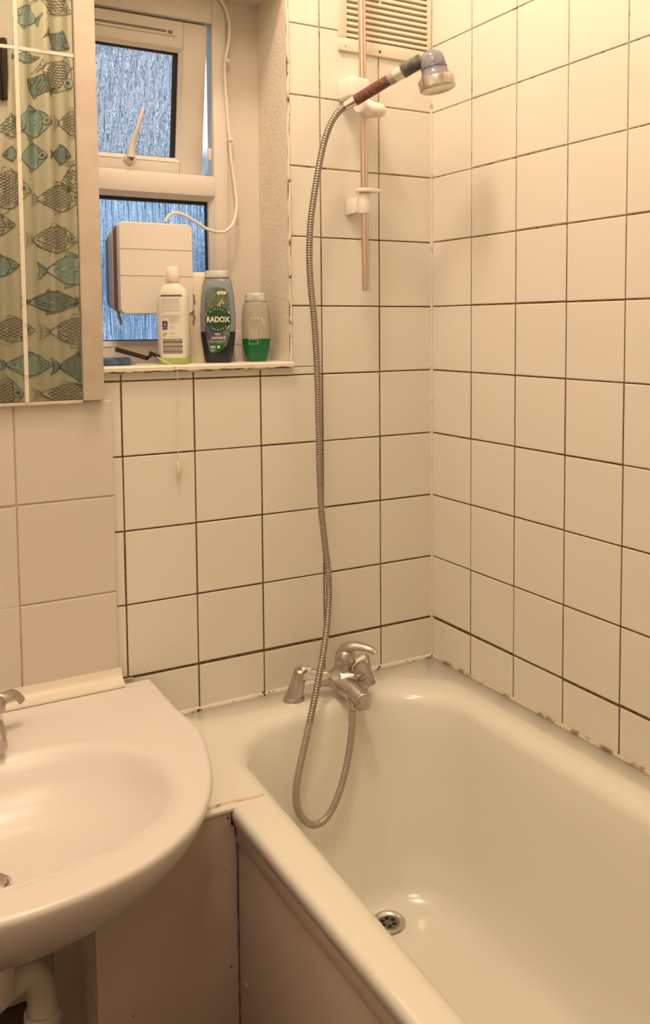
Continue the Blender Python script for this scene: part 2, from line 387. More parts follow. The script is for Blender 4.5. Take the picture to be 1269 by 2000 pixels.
# handle
hd = MB(); pv = Vector((-0.676, 0.134, SZ0+0.016))
hd.lathe(pv+Vector((0, 0.009, 0)), (0, -1, 0), [(0, 0.0135), (0.006, 0.0135), (0.010, 0.012), (0.014, 0.0085), (0.0145, 0.0)], 24, caps=False)
pth = spline([pv+Vector((0.000, -0.004, 0.004)), pv+Vector((0.002, -0.008, 0.030)), pv+Vector((0.010, -0.016, 0.058)), pv+Vector((0.018, -0.020, 0.085)), pv+Vector((0.023, -0.020, 0.102))], 8)
n = len(pth); hd.tube(pth, [0.0125-0.0065*min(1, i/(n*0.55)) for i in range(n)], 12, flat=0.6)
h_ = sp(hd.build('vent_handle', UPVC, None))
sp(MB().lathe(pv+Vector((0.001, -0.006, 0)), (0, -1, 0), [(0, 0.0035), (0.0012, 0.0033)], 14).build('handle_screw', mat('screw', (0.22, 0.17, 0.14), 0.5), None))
# little stay block in the open gap
MB().box(-0.497, -0.4885, 0.150, 0.156, 1.075, 1.100).build('stay_block', UPVC, win, bevel=0.001)
# neighbouring wall far outside, seen only through the patterned glass
# ------------------------------------------------------------------ extractor fan fixed to the lower pane
fan = thing('extractor_fan', 'square white window extractor fan in the lower window pane', 'fan', (-0.645, 0.172, 0.735))
FXa, FXb, FZa, FZb = -0.7235, -0.566, 0.733, 0.921
def rrect(x0, x1, z0, z1, r, y, n=6):
    out = []
    for cx, cz, a0 in ((x1-r, z1-r, 0), (x0+r, z1-r, 90), (x0+r, z0+r, 180), (x1-r, z0+r, 270)):
        for k in range(n+1):
            a = math.radians(a0+90*k/n); out.append((cx+r*math.cos(a), y, cz+r*math.sin(a)))
    return out
cv = MB(); cv.loft([rrect(FXa, FXb, FZa, FZb, 0.012, 0.086), rrect(FXa, FXb, FZa, FZb, 0.012, 0.073), rrect(FXa+0.002, FXb-0.002, FZa+0.002, FZb-0.002, 0.011, 0.070)])
cv.build('front_cover', PLASTIC, fan)
sm = MB()
SEAM = mat('seam_shadow', (0.50, 0.42, 0.33), 0.6)
for zz in (0.8665, 0.812):
    sm.box(FXa+0.001, FXb-0.001, 0.0695, 0.0705, zz-0.0006, zz+0.0006)
sm.build('cover_seams', SEAM, fan, smooth=False)
md = MB(); md.loft([rrect(FXa+0.001, FXb-0.001, FZa+0.002, FZb-0.002, 0.012, 0.118), rrect(FXa+0.001, FXb-0.001, FZa+0.002, FZb-0.002, 0.012, 0.086)])
FOAM = mat('foam_strip', (0.30, 0.20, 0.14), 0.9, bump=(120, 0.5, 0.002))
md.build('foam_gasket', FOAM, fan)
ft = MB(); ft.tube(spline([(FXa+0.002, 0.095, FZa+0.012), (FXa+0.003, 0.093, FZa-0.002), (FXa+0.0055, 0.092, FZa-0.012), (FXa+0.007, 0.092, FZa-0.021)], 6), [0.005]*19, 8, flat=0.4)
ft.build('loose_foam_end', FOAM, fan)
b1 = MB(); b1.loft([rrect(FXa-0.001, FXb, FZa+0.006, FZb-0.008, 0.02, 0.148), rrect(FXa-0.001, FXb, FZa+0.006, FZb-0.008, 0.02, 0.118)])
b1.build('fan_body', mat('fan_body_plastic', (0.66, 0.61, 0.58), 0.45), fan)
b2 = MB(); b2.loft([rrect(FXa, FXb, FZa+0.010, FZb-0.016, 0.02, 0.1715), rrect(FXa, FXb, FZa+0.010, FZb-0.016, 0.02, 0.148)])
b2.build('mounting_ring', mat('fan_ring_grey', (0.26, 0.27, 0.29), 0.5), fan)
# cable
cb = thing('fan_cable', 'white cable looping from the window frame to the extractor fan', 'cable', (-0.47, 0.13, 1.0))
kp = [(425, -8, .132), (441, 18, .132), (448, 50, .132), (446, 85, .132), (440, 118, .132), (439, 150, .132), (443, 210, .132), (448, 272, .132), (452, 315, .130), (458, 360, .128), (462, 400, .122), (457, 432, .115), (443, 450, .105), (425, 453, .098), (404, 447, .092), (383, 434, .086), (362, 421, .082), (345, 416, .080), (331, 420, .080), (322, 433, .080)]
pth = spline([onY(*p) for p in kp], 8)
MB().tube(pth, 0.0034, 8).build('cable', CABLE, cb)
for (px, py) in ((443, 119), (450, 273)):
    p = onY(px, py, 0.132); MB().box(p.x-0.006, p.x+0.006, 0.126, 0.139, p.z-0.004, p.z+0.004).build('cable_clip', CABLE, cb, bevel=0.0015)

# ------------------------------------------------------------------ splashback of large tiles, left
sp_ = thing('splashback', 'panel of large beige tiles with pale grout above the basin', 'splashback', (-1.2, 0, 0.03))
SPX = -0.767
mbk = MB().box(XL, SPX, -0.0072, 0.0015, 0.018, 0.566)
GRB = mat('pale_grout', (0.56, 0.42, 0.32), 0.8, noise=(30, (0.62, 0.50, 0.38), 0.4, 0.6))
mbk.build('grout', GRB, sp_, smooth=False)
rnd = random.Random(4); tl = MB()
cols = [SPX, -0.9495]+[-0.9495-0.2*k for k in range(1, 5)]+[XL]; rows = [0.566, 0.3755, 0.184, 0.018]
for i in range(len(cols)-1):
    for j in range(3):
        a1, a0, b1, b0 = cols[i]-0.0015, cols[i+1]+0.0015, rows[j]-0.0015, rows[j+1]+0.0015
        if i == 0: a1 += 0.0015
        off = (0, 0.0018, -0.001)[j] if i else 0
        e = 0.002; y0 = -0.0085; yy = [-0.0095+rnd.uniform(-.0004, .0004) for _ in range(4)]
        v = [(a0, -0.006, b0-off), (a1, -0.006, b0-off), (a1, -0.006, b1-off), (a0, -0.006, b1-off), (a0, y0, b0-off), (a1, y0, b0-off), (a1, y0, b1-off), (a0, y0, b1-off),
             (a0+e, yy[0], b0+e-off), (a1-e, yy[1], b0+e-off), (a1-e, yy[2], b1-e-off), (a0+e, yy[3], b1-e-off)]
        tl.add(v, [(0, 1, 5, 4), (1, 2, 6, 5), (2, 3, 7, 6), (3, 0, 4, 7), (4, 5, 9, 8), (5, 6, 10, 9), (6, 7, 11, 10), (7, 4, 8, 11), (8, 9, 10, 11)])
tl.build('large_tiles', TILE_BIG, sp_, smooth=False)

# quadrant strip between splashback and basin
qs = MB(); prof = [(-0.0095, 0.029), (-0.0125, 0.0295), (-0.016, 0.021), (-0.022, 0.013), (-0.031, 0.008), (-0.041, 0.0055), (-0.043, 0.0015), (-0.0095, 0.0015)]
n = len(prof); X0, X1 = XL, -0.7625
qs.add([(x, y, z) for x in (X0, X1) for y, z in prof], [tuple(range(n)), tuple(reversed(range(n, 2*n)))]+[(i, (i+1) % n, n+(i+1) % n, n+i) for i in range(n)])
tag(qs.build('sealing_strip', mat('strip_plastic', (0.80, 0.73, 0.60), 0.35)), 'cream plastic sealing strip along the back of the basin', 'trim')

# ------------------------------------------------------------------ mirror
mir = thing('mirror', 'wall mirror with white frame reflecting a fish print curtain', 'mirror', (-1.0, -0.01, 0.566))
MIRM = mat('mirror_silver', (0.74, 0.75, 0.68), 0.015, 1.0)
WOOD = mat('white_painted_wood', (0.66, 0.565, 0.46), 0.5, spec=0.3, noise=(22, (0.61, 0.50, 0.39), 0.45, 0.7), bump=(50, 0.12, 0.002))
MX0, MXJ, MX1, MZ0, MZJ, MZ1 = -1.30, -0.9265, -0.8245, 0.5685, 1.210, 1.75
for (a0, a1, b0, b1) in ((MX0, MXJ, MZ0, MZJ), (MXJ, MX1, MZ0, MZJ), (MX0, MXJ, MZJ, MZ1), (MXJ, MX1, MZJ, MZ1)):
    MB().box(a0+0.0012, a1-0.0012, -0.020, -0.008, b0+0.0012, b1-0.0012).build('mirror_glass', MIRM, mir, smooth=False)
jt = MB(); jt.box(MXJ-0.0035, MXJ+0.0035, -0.0225, -0.0100, MZ0, MZ1); jt.box(MX0, MXJ-0.0036, -0.0225, -0.0100, MZJ-0.003, MZJ+0.003); jt.box(MXJ+0.0036, MX1, -0.0225, -0.0100, MZJ-0.003, MZJ+0.003)
jt.build('joint_strips', mat('joint_strip', (0.80, 0.72, 0.60), 0.45, noise=(40, (0.55, 0.46, 0.36), 0.55, 0.7)), mir, smooth=False)
MB().box(MX1, -0.786, -0.030, 0.0, 0.567, 1.80).build('frame_upright', WOOD, mir, bevel=0.002)
MB().box(MX0, MX1, -0.0215, -0.0095, 0.562, 0.5685).build('frame_edge', WOOD, mir, bevel=0.001)

# ------------------------------------------------------------------ bathtub
def rr(x0, x1, y0, y1, r, z, n=12, skew=0.0):
    """rounded rectangle in plan, CCW; r = radius"""
    out = []
    for cx, cy, a0 in ((x1-r, y1-r, 0), (x0+r, y1-r, 90), (x0+r, y0+r, 180), (x1-r, y0+r, 270)):
        for k in range(n+1):
            a = math.radians(a0+90*k/n); out.append((cx+r*math.cos(a)+skew*(cy-y1), cy+r*math.sin(a), z))
    return out
bath = thing('bathtub', 'cream white enamel bathtub along the right tiled wall', 'bathtub', (-0.35, -0.85, FLOOR))
BX0, BX1, BY0, BY1 = -0.688, -0.004, -1.70, -0.004
R = []
R.append(rr(BX0+0.012, BX1, BY0, BY1, 0.004, ZR-0.032))
R.append(rr(BX0+0.001, BX1, BY0, BY1, 0.004, ZR-0.026))
R.append(rr(BX0, BX1, BY0, BY1, 0.004, ZR-0.010))
R.append(rr(BX0+0.003, BX1, BY0, BY1, 0.004, ZR-0.003))
R.append(rr(BX0+0.009, BX1, BY0, BY1, 0.004, ZR))
# opening: x -.612..-.085 (widening towards the near end), y -1.60..-.105
def op(i, z, r=0.165, back=0.0, side=0.0, front=0.0):
    return rr(-0.615+i+side, -0.088-i-side*0.9, -1.60+i+front, -0.108-i-back, max(0.03, r-i*0.4), z, skew=0.0)
lip = [(-0.012, 0.0), (-0.004, -0.001), (0.004, -0.004), (0.012, -0.010), (0.018, -0.018), (0.022, -0.028)]
for i, dz in lip: R.append(op(i, ZR+dz))
for t in (0.15, 0.3, 0.45, 0.6, 0.72, 0.82):
    dz = -0.028-(0.40-0.028)*t
    R.append(op(0.022+0.055*t, ZR+dz, r=0.165, back=0.05*t, front=0.20*t))
# floor fillet
for k in range(1, 8):
    a = PI/2*k/7; t = 0.82
    base = 0.022+0.055*t
    R.append(op(base+0.065*(1-math.cos(a))+0.006, ZR-0.333-0.067*math.sin(a), back=0.05*t+0.0, front=0.20*t, r=0.17))
R.append(op(0.19, ZR-0.4015, back=0.05, front=0.2, r=0.15))
for i in range(5, len(R)):   # the near side of the rim runs out very slightly
    R[i] = [(x+(0.036*min(0, y+0.30) if x < -0.35 else 0)*min(1, abs(x+0.35)/0.2), y, z) for x, y, z in R[i]]
tub = MB(); tub.loft(R, caps=(False, True)); tub_o = tub.build('tub', ENAMEL, bath)
for p in tub_o.data.polygons: p.use_smooth = True
for e in tub_o.data.edges: e.use_edge_sharp = False
# overflow
OV = onY(664, 1432, -0.128)
ax = Vector((-0.02, -1, 0.13)).normalized()
of = MB(); of.lathe(OV-ax*0.012, ax, [(0, 0.031), (0.013, 0.031), (0.0165, 0.029), (0.0175, 0.0255), (0.016, 0.021), (0.013, 0.0175), (0.0125, 0.0)], 36, caps=False)
ov = of.build('overflow', CHROME, bath)
oh = MB(); u_ = Vector((1, 0, 0)); w_ = ax.cross(u_).normalized()
for k in range(6):
    a = 2*PI*k/6+0.5; oh.lathe(OV-ax*0.012+(u_*math.cos(a)+w_*math.sin(a))*0.0098+ax*0.0120, ax, [(0, 0.0037), (0.0012, 0.0036)], 12)
oh.build('grille_holes', DARK, ov)
# drain
DR = onZ(758, 1800, ZR-0.3955)
dr = MB(); dr.lathe(DR-Vector((0, 0, 0.003)), (0, 0, 1), [(0.0, 0.034), (0.0035, 0.034), (0.0055, 0.032), (0.0050, 0.027), (0.0010, 0.023), (0.0012, 0.0)], 40, caps=False)
drn = dr.build('waste_outlet', CHROME, bath)
dk = MB(); dk.lathe(DR-Vector((0, 0, 0.0019)), (0, 0, 1), [(0, 0.0225), (0.0004, 0.0225)], 32); dk.build('waste_bowl', mat('waste_grey', (0.20, 0.17, 0.13), 0.4, 0.6), drn)
dh = MB()
for k in range(6):
    a = 2*PI*k/6+0.2; dh.lathe(DR+Vector((0.0125*math.cos(a), 0.0125*math.sin(a), -0.0014)), (0, 0, 1), [(0, 0.0046), (0.0006, 0.0045)], 12)
dh.build('grille_holes', DARK, drn)

# ledge left of the bath, boxing and side panel
tag(MB().box(-0.775, -0.6805, -0.402, -0.004, ZR-0.0055, ZR+0.0008).build('bath_ledge', mat('ledge_white', (0.82, 0.79, 0.69), 0.22), bevel=0.0008), 'white ledge between the basin and the bath', 'ledge')
pn = thing('boxing_panel', 'pinkish beige flat panel below the ledge beside the basin', 'panel', (-0.80, -0.398, FLOOR))
_pb = MB(); _pp = [(-0.9175, FLOOR), (-0.6795, FLOOR), (-0.6795, ZR-0.034), (-0.690, ZR-0.034), (-0.690, ZR-0.006), (-0.765, ZR-0.006), (-0.785, -0.145), (-0.83, -0.185), (-0.9175, -0.205)]
_pb.loft([[(x, -0.399, z) for x, z in _pp], [(x, -0.389, z) for x, z in _pp]])
_pb.build('board', PANEL, pn, bevel=0.0008)
ex = MB().box(-0.9175, -0.9115, -0.388, -0.06, FLOOR, -0.21); ex.build('return_board', PANEL, pn, smooth=False)
SCR = mat('brown_speck', (0.10, 0.055, 0.035), 0.8)
for (px, py, r) in ((445, 1598, 0.0022), (452, 1888, 0.002), (440, 1700, 0.0009), (260, 1985, 0.0015)):
    p = onY(px, py, -0.3992); MB().lathe((p.x, -0.3990, p.z), (0, -1, 0), [(0, r), (0.0006, r*0.7)], 10).build('screw_head', SCR, pn)
sd = thing('boarding_panel', 'brownish side panel running along the front of the bath', 'panel', (-0.68, -1.0, FLOOR))
MB().box(-0.679, -0.671, -1.69, -0.400, FLOOR, ZR-0.033).build('board', PANEL, sd, bevel=0.0008)
MB().box(-0.6825, -0.679, -1.69, -0.400, ZR-0.060, ZR-0.033).build('top_strip', PANEL, sd, bevel=0.001)
# grubby seams
GR = mat('grubby_seam', (0.10, 0.07, 0.05), 0.9, noise=(28, (0.26, 0.20, 0.15), 0.5, 0.72))
sv = MB(); rnd = random.Random(2)
pts = [(-0.6795+rnd.uniform(-.0006, .0006), -0.4005, FLOOR+0.002+i*0.0158) for i in range(31)]
sv.tube(pts, [0.0010+0.0010*rnd.random()+(0.0030 if i > 28 else 0) for i in range(31)], 6)
tag(sv.build('panel_seam', GR), 'dark grubby joint where the two panels meet', 'joint')
FILL = mat('filler', (0.42, 0.34, 0.27), 0.7)
for (px, py, r) in ((477, 1705, 0.0045), (478, 1812, 0.0045), (482, 1925, 0.005)):
    p = onX(px, py, -0.679); MB().lathe((-0.6792, p.y, p.z), (-1, 0, 0), [(0, r), (0.0015, r*0.9), (0.0028, r*0.4)], 12).build('filler_lump', FILL, sd)
# filler strip on the ledge edge reaching over the bath rim
fs = MB(); pts = [onZ(x, y, ZR+0.0005) for x, y in ((404, 1583), (430, 1574), (455, 1566), (480, 1561), (500, 1556), (514, 1552))]
fs.tube(pts, [0.0036, 0.0042, 0.0036, 0.0042, 0.0034, 0.0028], 8, flat=0.5)
tag(fs.build('filler_bead', mat('dirty_filler', (0.74, 0.62, 0.46), 0.6, noise=(60, (0.30, 0.17, 0.10), 0.58, 0.72))), 'dirty filler bead crossing the ledge and bath rim corner', 'sealant')

# sealant lines round the bath
def bead_line(name, pts, r, m, seed=1, var=0.4, flat=1.0):
    rnd = random.Random(seed); P = []
    for a, b in zip(pts[:-1], pts[1:]):
        a, b = Vector(a), Vector(b); n = max(2, int((b-a).length/0.012))
        for k in range(n): P.append(a+(b-a)*(k/n))
    P.append(Vector(pts[-1]))
    return MB().tube(P, [r*(1-var+2*var*rnd.random()) for _ in P], 8, flat=flat).build(name, m)
SEALW = mat('white_sealant', (0.80, 0.72, 0.60), 0.5, noise=(26, (0.70, 0.58, 0.44), 0.52, 0.68), bump=(60, 0.3, 0.002))
SEALD = mat('dirty_sealant', (0.66, 0.56, 0.42), 0.7, noise=(38, (0.22, 0.155, 0.085), 0.50, 0.66), bump=(90, 0.6, 0.003))
SEALC = mat('corner_sealant', (0.80, 0.70, 0.58), 0.5, noise=(30, (0.46, 0.30, 0.19), 0.60, 0.75))
struct(bead_line('trim_6', [(-0.69, -0.003, ZR+0.0005), (-0.004, -0.003, ZR+0.0005)], 0.006, SEALW, 1, 0.12), 'white sealant bead between back wall and bath')
struct(bead_line('trim_7', [(-0.002, -0.006, ZR+0.001), (-0.002, -1.69, ZR+0.001)], 0.0042, SEALD, 2), 'dirty sealant bead between right wall and bath')
struct(bead_line('trim_8', [(-0.001, -0.001, ZR), (-0.001, -0.001, CEIL)], 0.0038, SEALC, 3, 0.25), 'sealant bead in the corner of the two tiled walls')
# black mould
mo = MB(); rnd = random.Random(11)
def blob(px, py, r, plane='Z'):
    p = onZ(px, py, ZR+0.002) if plane == 'Z' else onY(px, py, -0.0105)
    n = 8; rr_ = [r*(0.5+0.9*rnd.random()) for _ in range(n)]
    if plane == 'Z':
        ring = [(p.x+rr_[k]*1.6*math.cos(2*PI*k/n), min(-0.001, p.y)+rr_[k]*0.7*math.sin(2*PI*k/n), ZR+0.0052) for k in range(n)]
    else:
        ring = [(p.x+rr_[k]*math.cos(2*PI*k/n), -0.0100, p.z+rr_[k]*math.sin(2*PI*k/n)) for k in range(n)]
    top = [(x, y-(0.0006 if plane == 'Y' else 0), z+(0.0006 if plane == 'Z' else 0)) for x, y, z in ring]
    mo.loft([ring, top])
for s_ in ((388, 1388, .0032), (384, 1391, .003), (379, 1396, .0034), (386, 1399, .0022), (376, 1392, .002), (393, 1386, .002),
           (515, 1352, .003), (517, 1357, .0022), (521, 1363, .0024), (508, 1360, .0014), (526, 1352, .0014), (534, 1350, .0018), (548, 1358, .0022), (551, 1355, .0018),
           (741, 1303, .0028), (737, 1308, .0026), (745, 1307, .0016), (766, 1302, .0022), (796, 1291, .0014), (808, 1290, .0016),
           (838, 1285, .0034), (833, 1287, .003), (843, 1281, .0022), (829, 1289, .0018), (455, 1370, .0012)):
    blob(s_[0], s_[1], s_[2], 'Y')
tag(mo.build('mould_spots', MOULD, smooth=False), 'black mould specks along the sealant behind the bath taps', 'mould')
mo2 = bpy.data.objects['mould_spots']; mo2['kind'] = 'stuff'

# ------------------------------------------------------------------ bath mixer tap
tap = thing('bath_mixer_tap', 'worn chrome bath mixer tap with lever and shower hose outlet', 'tap', (-0.33, -0.07, ZR))
TY = -0.075
P1 = Vector((-0.405, -0.060, ZR)); P2 = Vector((-0.225, -0.060, ZR))
L0 = onY(598, 1328, TY-0.03)
zb = ZR+0.058
for P in (P1, P2):
    lg = MB()
    top = Vector((P.x+(0.012 if P is P1 else -0.012), P.y-0.010, zb+0.006))
    pp = spline([P+Vector((0, 0, 0.001)), P+Vector((0.001, -0.001, 0.010)), P*0.5+top*0.5, top], 6)
    n = len(pp); lg.tube(pp, [0.0215-0.0075*(i/(n-1))**0.8 for i in range(n)]+[], 20)
    lg.lathe(top-Vector((0, 0, 0.001)), (0.1, -0.1, 1), [(0, 0.0142), (0.004, 0.012), (0.006, 0.007), (0.0065, 0)], 20, caps=False)
    lg.lathe(P, (0, 0, 1), [(0, 0.0235), (0.004, 0.0225), (0.008, 0.0205)], 24)
    lg.build('pillar', CHROME, tap)
CB = onY(657, 1322, -0.080)
br = MB()
a = Vector((P1.x+0.010, -0.071, zb+0.002)); b = Vector((P2.x-0.010, -0.071, zb+0.002))
br.lathe(a, (1, 0, 0), [(0, 0.0165), (0.010, 0.0165), (0.012, 0.0135), (0.022, 0.0128)], 24)
br.tube([a, (a+CB)/2, CB], [0.0125, 0.0122, 0.015], 20)
br.tube([b, (b+CB)/2, CB], [0.0140, 0.0140, 0.016], 20)
br.build('inlet_arms', CHROME_B, tap)
bd = MB()
sp_end = onY(707, 1366, -0.175)
sp_pts = spline([onY(622, 1330, -0.073), onY(645, 1325, -0.080), onY(668, 1336, -0.105), onY(688, 1350, -0.140), sp_end, onY(711, 1371, -0.186)], 7)
n = len(sp_pts); rad_ = [0.0125+0.0085*math.sin(PI*min(1, i/(n-1)*1.25)*0.8) for i in range(n)]
rad_[-1] = 0.009; rad_[-2] = 0.0140; rad_[-3] = 0.0160
bd.tube(sp_pts, rad_, 24, flat=0.95)
hx = Vector((0.05, 0.05, 1)).normalized(); hb0 = onY(664, 1322, -0.090)
bd.tube(spline([onY(652, 1335, -0.086), onY(660, 1324, -0.088), onY(668, 1310, -0.091), onY(673, 1292, -0.092)], 6), [0.021, 0.0225, 0.024, 0.0245, 0.0245, 0.024, 0.0235, 0.023, 0.0225, 0.022, 0.0215, 0.021, 0.0205, 0.020, 0.020, 0.020, 0.020, 0.020, 0.020], 28)
bd.tube([onY(664, 1325, -0.10), onY(698, 1322, -0.118)], [0.016, 0.012], 20)
bd.lathe(sp_end+Vector((0, 0.0, -0.004)), (0.06, -0.25, -1), [(0, 0.0140), (0.012, 0.0150), (0.016, 0.0145), (0.0175, 0.012)], 24)
tbo = bd.build('tap_body', CHROME, tap)
rm = tbo.modifiers.new('remesh', 'REMESH'); rm.mode = 'VOXEL'; rm.voxel_size = 0.0013; rm.use_smooth_shade = True
sm2 = tbo.modifiers.new('smooth', 'SMOOTH'); sm2.iterations = 14; sm2.factor = 0.6
lv = MB()
H0 = onY(674, 1295, -0.092)
lv.lathe(H0, hx, [(0, 0.0215), (0.002, 0.0232), (0.014, 0.0232), (0.024, 0.0210), (0.031, 0.0155), (0.035, 0.007), (0.0355, 0.0)], 28, caps=False)
e1 = onY(733, 1274, -0.150)
lp_ = spline([onY(668, 1268, -0.090), onY(684, 1262, -0.105), onY(703, 1263, -0.122), onY(721, 1268, -0.140), e1], 8)
n = len(lp_); lv.tube(lp_, [0.0135-0.0065*(i/(n-1)) if i < n-1 else 0.0045 for i in range(n)], 16, flat=0.7)
lv.build('lever', CHROME, tap)
MB().lathe(e1+Vector((-0.004, 0.004, 0.001)), (0.5, -0.5, -0.1), [(0, 0.0060), (0.006, 0.0062), (0.0085, 0.003)], 14, squash=((0.6, 0.6, 0), 0.7)).build('lever_tip', CHROME_B, tap)
dv = MB(); K0 = onY(707, 1310, -0.125)
dax = Vector((0.35, -0.55, 0.62)).normalized()
dv.lathe(K0-dax*0.022, dax, [(0, 0.011), (0.012, 0.011), (0.014, 0.0185), (0.028, 0.0195), (0.034, 0.0175), (0.037, 0.011), (0.0375, 0)], 28, caps=False)
dv.build('diverter_knob', CHROME, tap)
MB().lathe(onY(698, 1330, -0.112), (0.75, -0.25, -0.35), [(0, 0.0115), (0.010, 0.0125), (0.022, 0.0150), (0.025, 0.0135)], 24).build('side_cap', CHROME, tap)
OUT = onY(688, 1382, -0.160)
MB().lathe(OUT+Vector((0, 0.004, 0.020)), (0, 0, -1), [(0, 0.0085), (0.010, 0.0095), (0.024, 0.0085)], 20).build('hose_outlet', CHROME, tap)

# ------------------------------------------------------------------ shower
rail = thing('shower_rail', 'slim steel shower riser rail on the tiled wall beside the corner', 'shower rail', (-0.212, -0.05, 0.78))
rt, rb = onY(704, -130, -0.05), onY(714.5, 569, -0.05)
MB().tube([rt, rb], 0.0085, 20).build('rail', mat('rail_steel', (0.66, 0.55, 0.47), 0.27, 1.0), rail)
WB = mat('holder_plastic', (0.86, 0.79, 0.70), 0.32)
# upper block behind the handle
ub = MB(); ub.box(-0.253, -0.205, -0.060, -0.001, 1.196, 1.240); ub.build('upper_bracket', WB, rail, bevel=0.006, seg=3)
# slider
sl_ = MB(); c = onY(715, 212, -0.055)
sl_.lathe(c+Vector((0.0, 0, 0.017)), (0, 0, -1), [(0, 0.012), (0.004, 0.0185), (0.014, 0.0225), (0.026, 0.022), (0.034, 0.018), (0.036, 0.012)], 28, squash=((1, 0, 0), 0.85))
sl_.lathe(c+Vector((0.004, -0.004, -0.002)), (1, -0.25, -0.05), [(0, 0.016), (0.018, 0.0165), (0.030, 0.014), (0.036, 0.009), (0.037, 0)], 24, caps=False)
sl_.tube([c+Vector((-0.004, -0.004, -0.004)), c+Vector((-0.030, -0.022, -0.002))], [0.017, 0.014], 18)
sl_.build('slider', WB, rail)
# lower bracket with wedge foot
lb = MB(); q = onY(711, 398, -0.05)
lb.lathe(q+Vector((0, 0, 0.022)), (0, 0, -1), [(0, 0.0135), (0.044, 0.0135)], 20)
zt, zb2 = onY(675, 388, -0.004).z, onY(678, 421, -0.004).z
xw = onY(675, 388, -0.004).x
v = [(xw, -0.001, zt), (q.x+0.010, -0.001, zt), (q.x+0.010, -0.001, zb2+0.008), (xw, -0.001, zb2),
     (xw+0.004, -0.020, zt), (q.x+0.012, -0.058, zt), (q.x+0.012, -0.058, zb2+0.010), (xw+0.004, -0.020, zb2+0.002)]
lb.add(v, [(0, 1, 2, 3), (7, 6, 5, 4), (0, 4, 5, 1), (1, 5, 6, 2), (2, 6, 7, 3), (3, 7, 4, 0)])
lb.build('lower_bracket', WB, rail, bevel=0.0015)
rg = MB(); g = onY(712, 374, -0.055)
ringp = [(g.x-0.016, -0.040), (g.x-0.017, -0.062), (g.x-0.006, -0.072), (g.x+0.012, -0.070), (g.x+0.034, -0.066), (g.x+0.045, -0.058), (g.x+0.030, -0.050), (g.x+0.012, -0.042), (g.x, -0.036)]
rg.loft([[(x, y, g.z+0.006) for x, y in ringp], [(x, y, g.z-0.002) for x, y in ringp]])
rg.build('hose_clip', WB, rail, bevel=0.0015)

hs = thing('shower_handset', 'chrome and clear shower handset with reddish bead filled handle', 'shower head', tuple(onY(712, 190, -0.09)))
q0 = onY(677, 206, -0.082); q1 = onY(694, 196, -0.094); q2 = onY(771, 149, -0.168); q3 = onY(787, 139, -0.184); q4 = onY(818, 121, -0.215)
d = (q2-q1).normalized()
MB().tube([q0-d*0.004, q0*0.5+q1*0.5, q1], [0.0085, 0.0095, 0.0115], 20).build('handle_base', CHROME_B, hs)
BEAD = mat('red_mineral_beads', (0.15, 0.045, 0.030), 0.35, noise=(300, (0.30, 0.14, 0.10), 0.45, 0.7), bump=(330, 0.9, 0.004))
CLEAR = mat('clear_plastic', (0.93, 0.90, 0.88), 0.05, trans=0.92, ior=1.3)
MB().tube([q1+d*0.001, q1*0.5+q2*0.5, q2-d*0.002], 0.0116, 20).build('bead_filling', BEAD, hs)
MB().tube([q2-d*0.014+Vector((0, 0, 0.0008)), q2], 0.0134, 20).build('clear_sleeve', mat('pinkish_clear', (0.62, 0.52, 0.52), 0.12, trans=0.35), hs)
MB().tube([q2-d*0.001, q3], [0.0132, 0.0138], 20).build('chrome_collar', mat('pale_collar', (0.80, 0.74, 0.64), 0.2, 0.6), hs)
MB().tube(spline([q3-d*0.001, q3+d*0.008, q4-d*0.008, q4+d*0.006], 6), [0.0150]*8+[0.0146]*11, 24).build('dark_grip', mat('dark_grey_plastic', (0.085, 0.085, 0.080), 0.3, noise=(60, (0.18, 0.17, 0.15), 0.45, 0.7)), hs)
HA = onY(841, 100, -0.238); HB = onY(849, 176, -0.238)
hax = (HB-HA).normalized()+Vector((0.0, -0.14, 0)); hax.normalize(); hl = (HB-HA).length
SMOKE = mat('smoky_plastic', (0.37, 0.35, 0.43), 0.10, trans=0.35, noise=(35, (0.24, 0.23, 0.28), 0.45, 0.65))
MB().lathe(HA, hax, [(0, 0.004), (hl*0.02, 0.013), (hl*0.08, 0.0195), (hl*0.18, 0.0235), (hl*0.40, 0.0258), (hl*0.44, 0.0252), (hl*0.50, 0.0262), (hl*0.62, 0.0280), (hl*0.70, 0.0325), (hl*0.76, 0.0360)], 40).build('head_bell', SMOKE, hs)
MB().lathe(HA+hax*hl*0.755, hax, [(0, 0.0370), (hl*0.03, 0.0378), (hl*0.25, 0.0368), (hl*0.27, 0.034), (hl*0.24, 0.030), (hl*0.24, 0.0)], 40, caps=False).build('spray_plate', mat('warm_chrome', (0.70, 0.66, 0.60), 0.2, 0.7, noise=(25, (0.5, 0.44, 0.34), 0.45, 0.6)), hs)
MB().lathe(HA+hax*hl*0.44, hax, [(0, 0.0262), (hl*0.02, 0.0270), (hl*0.06, 0.0266)], 40).build('head_ring', mat('dark_ring', (0.13, 0.12, 0.16), 0.2), hs)

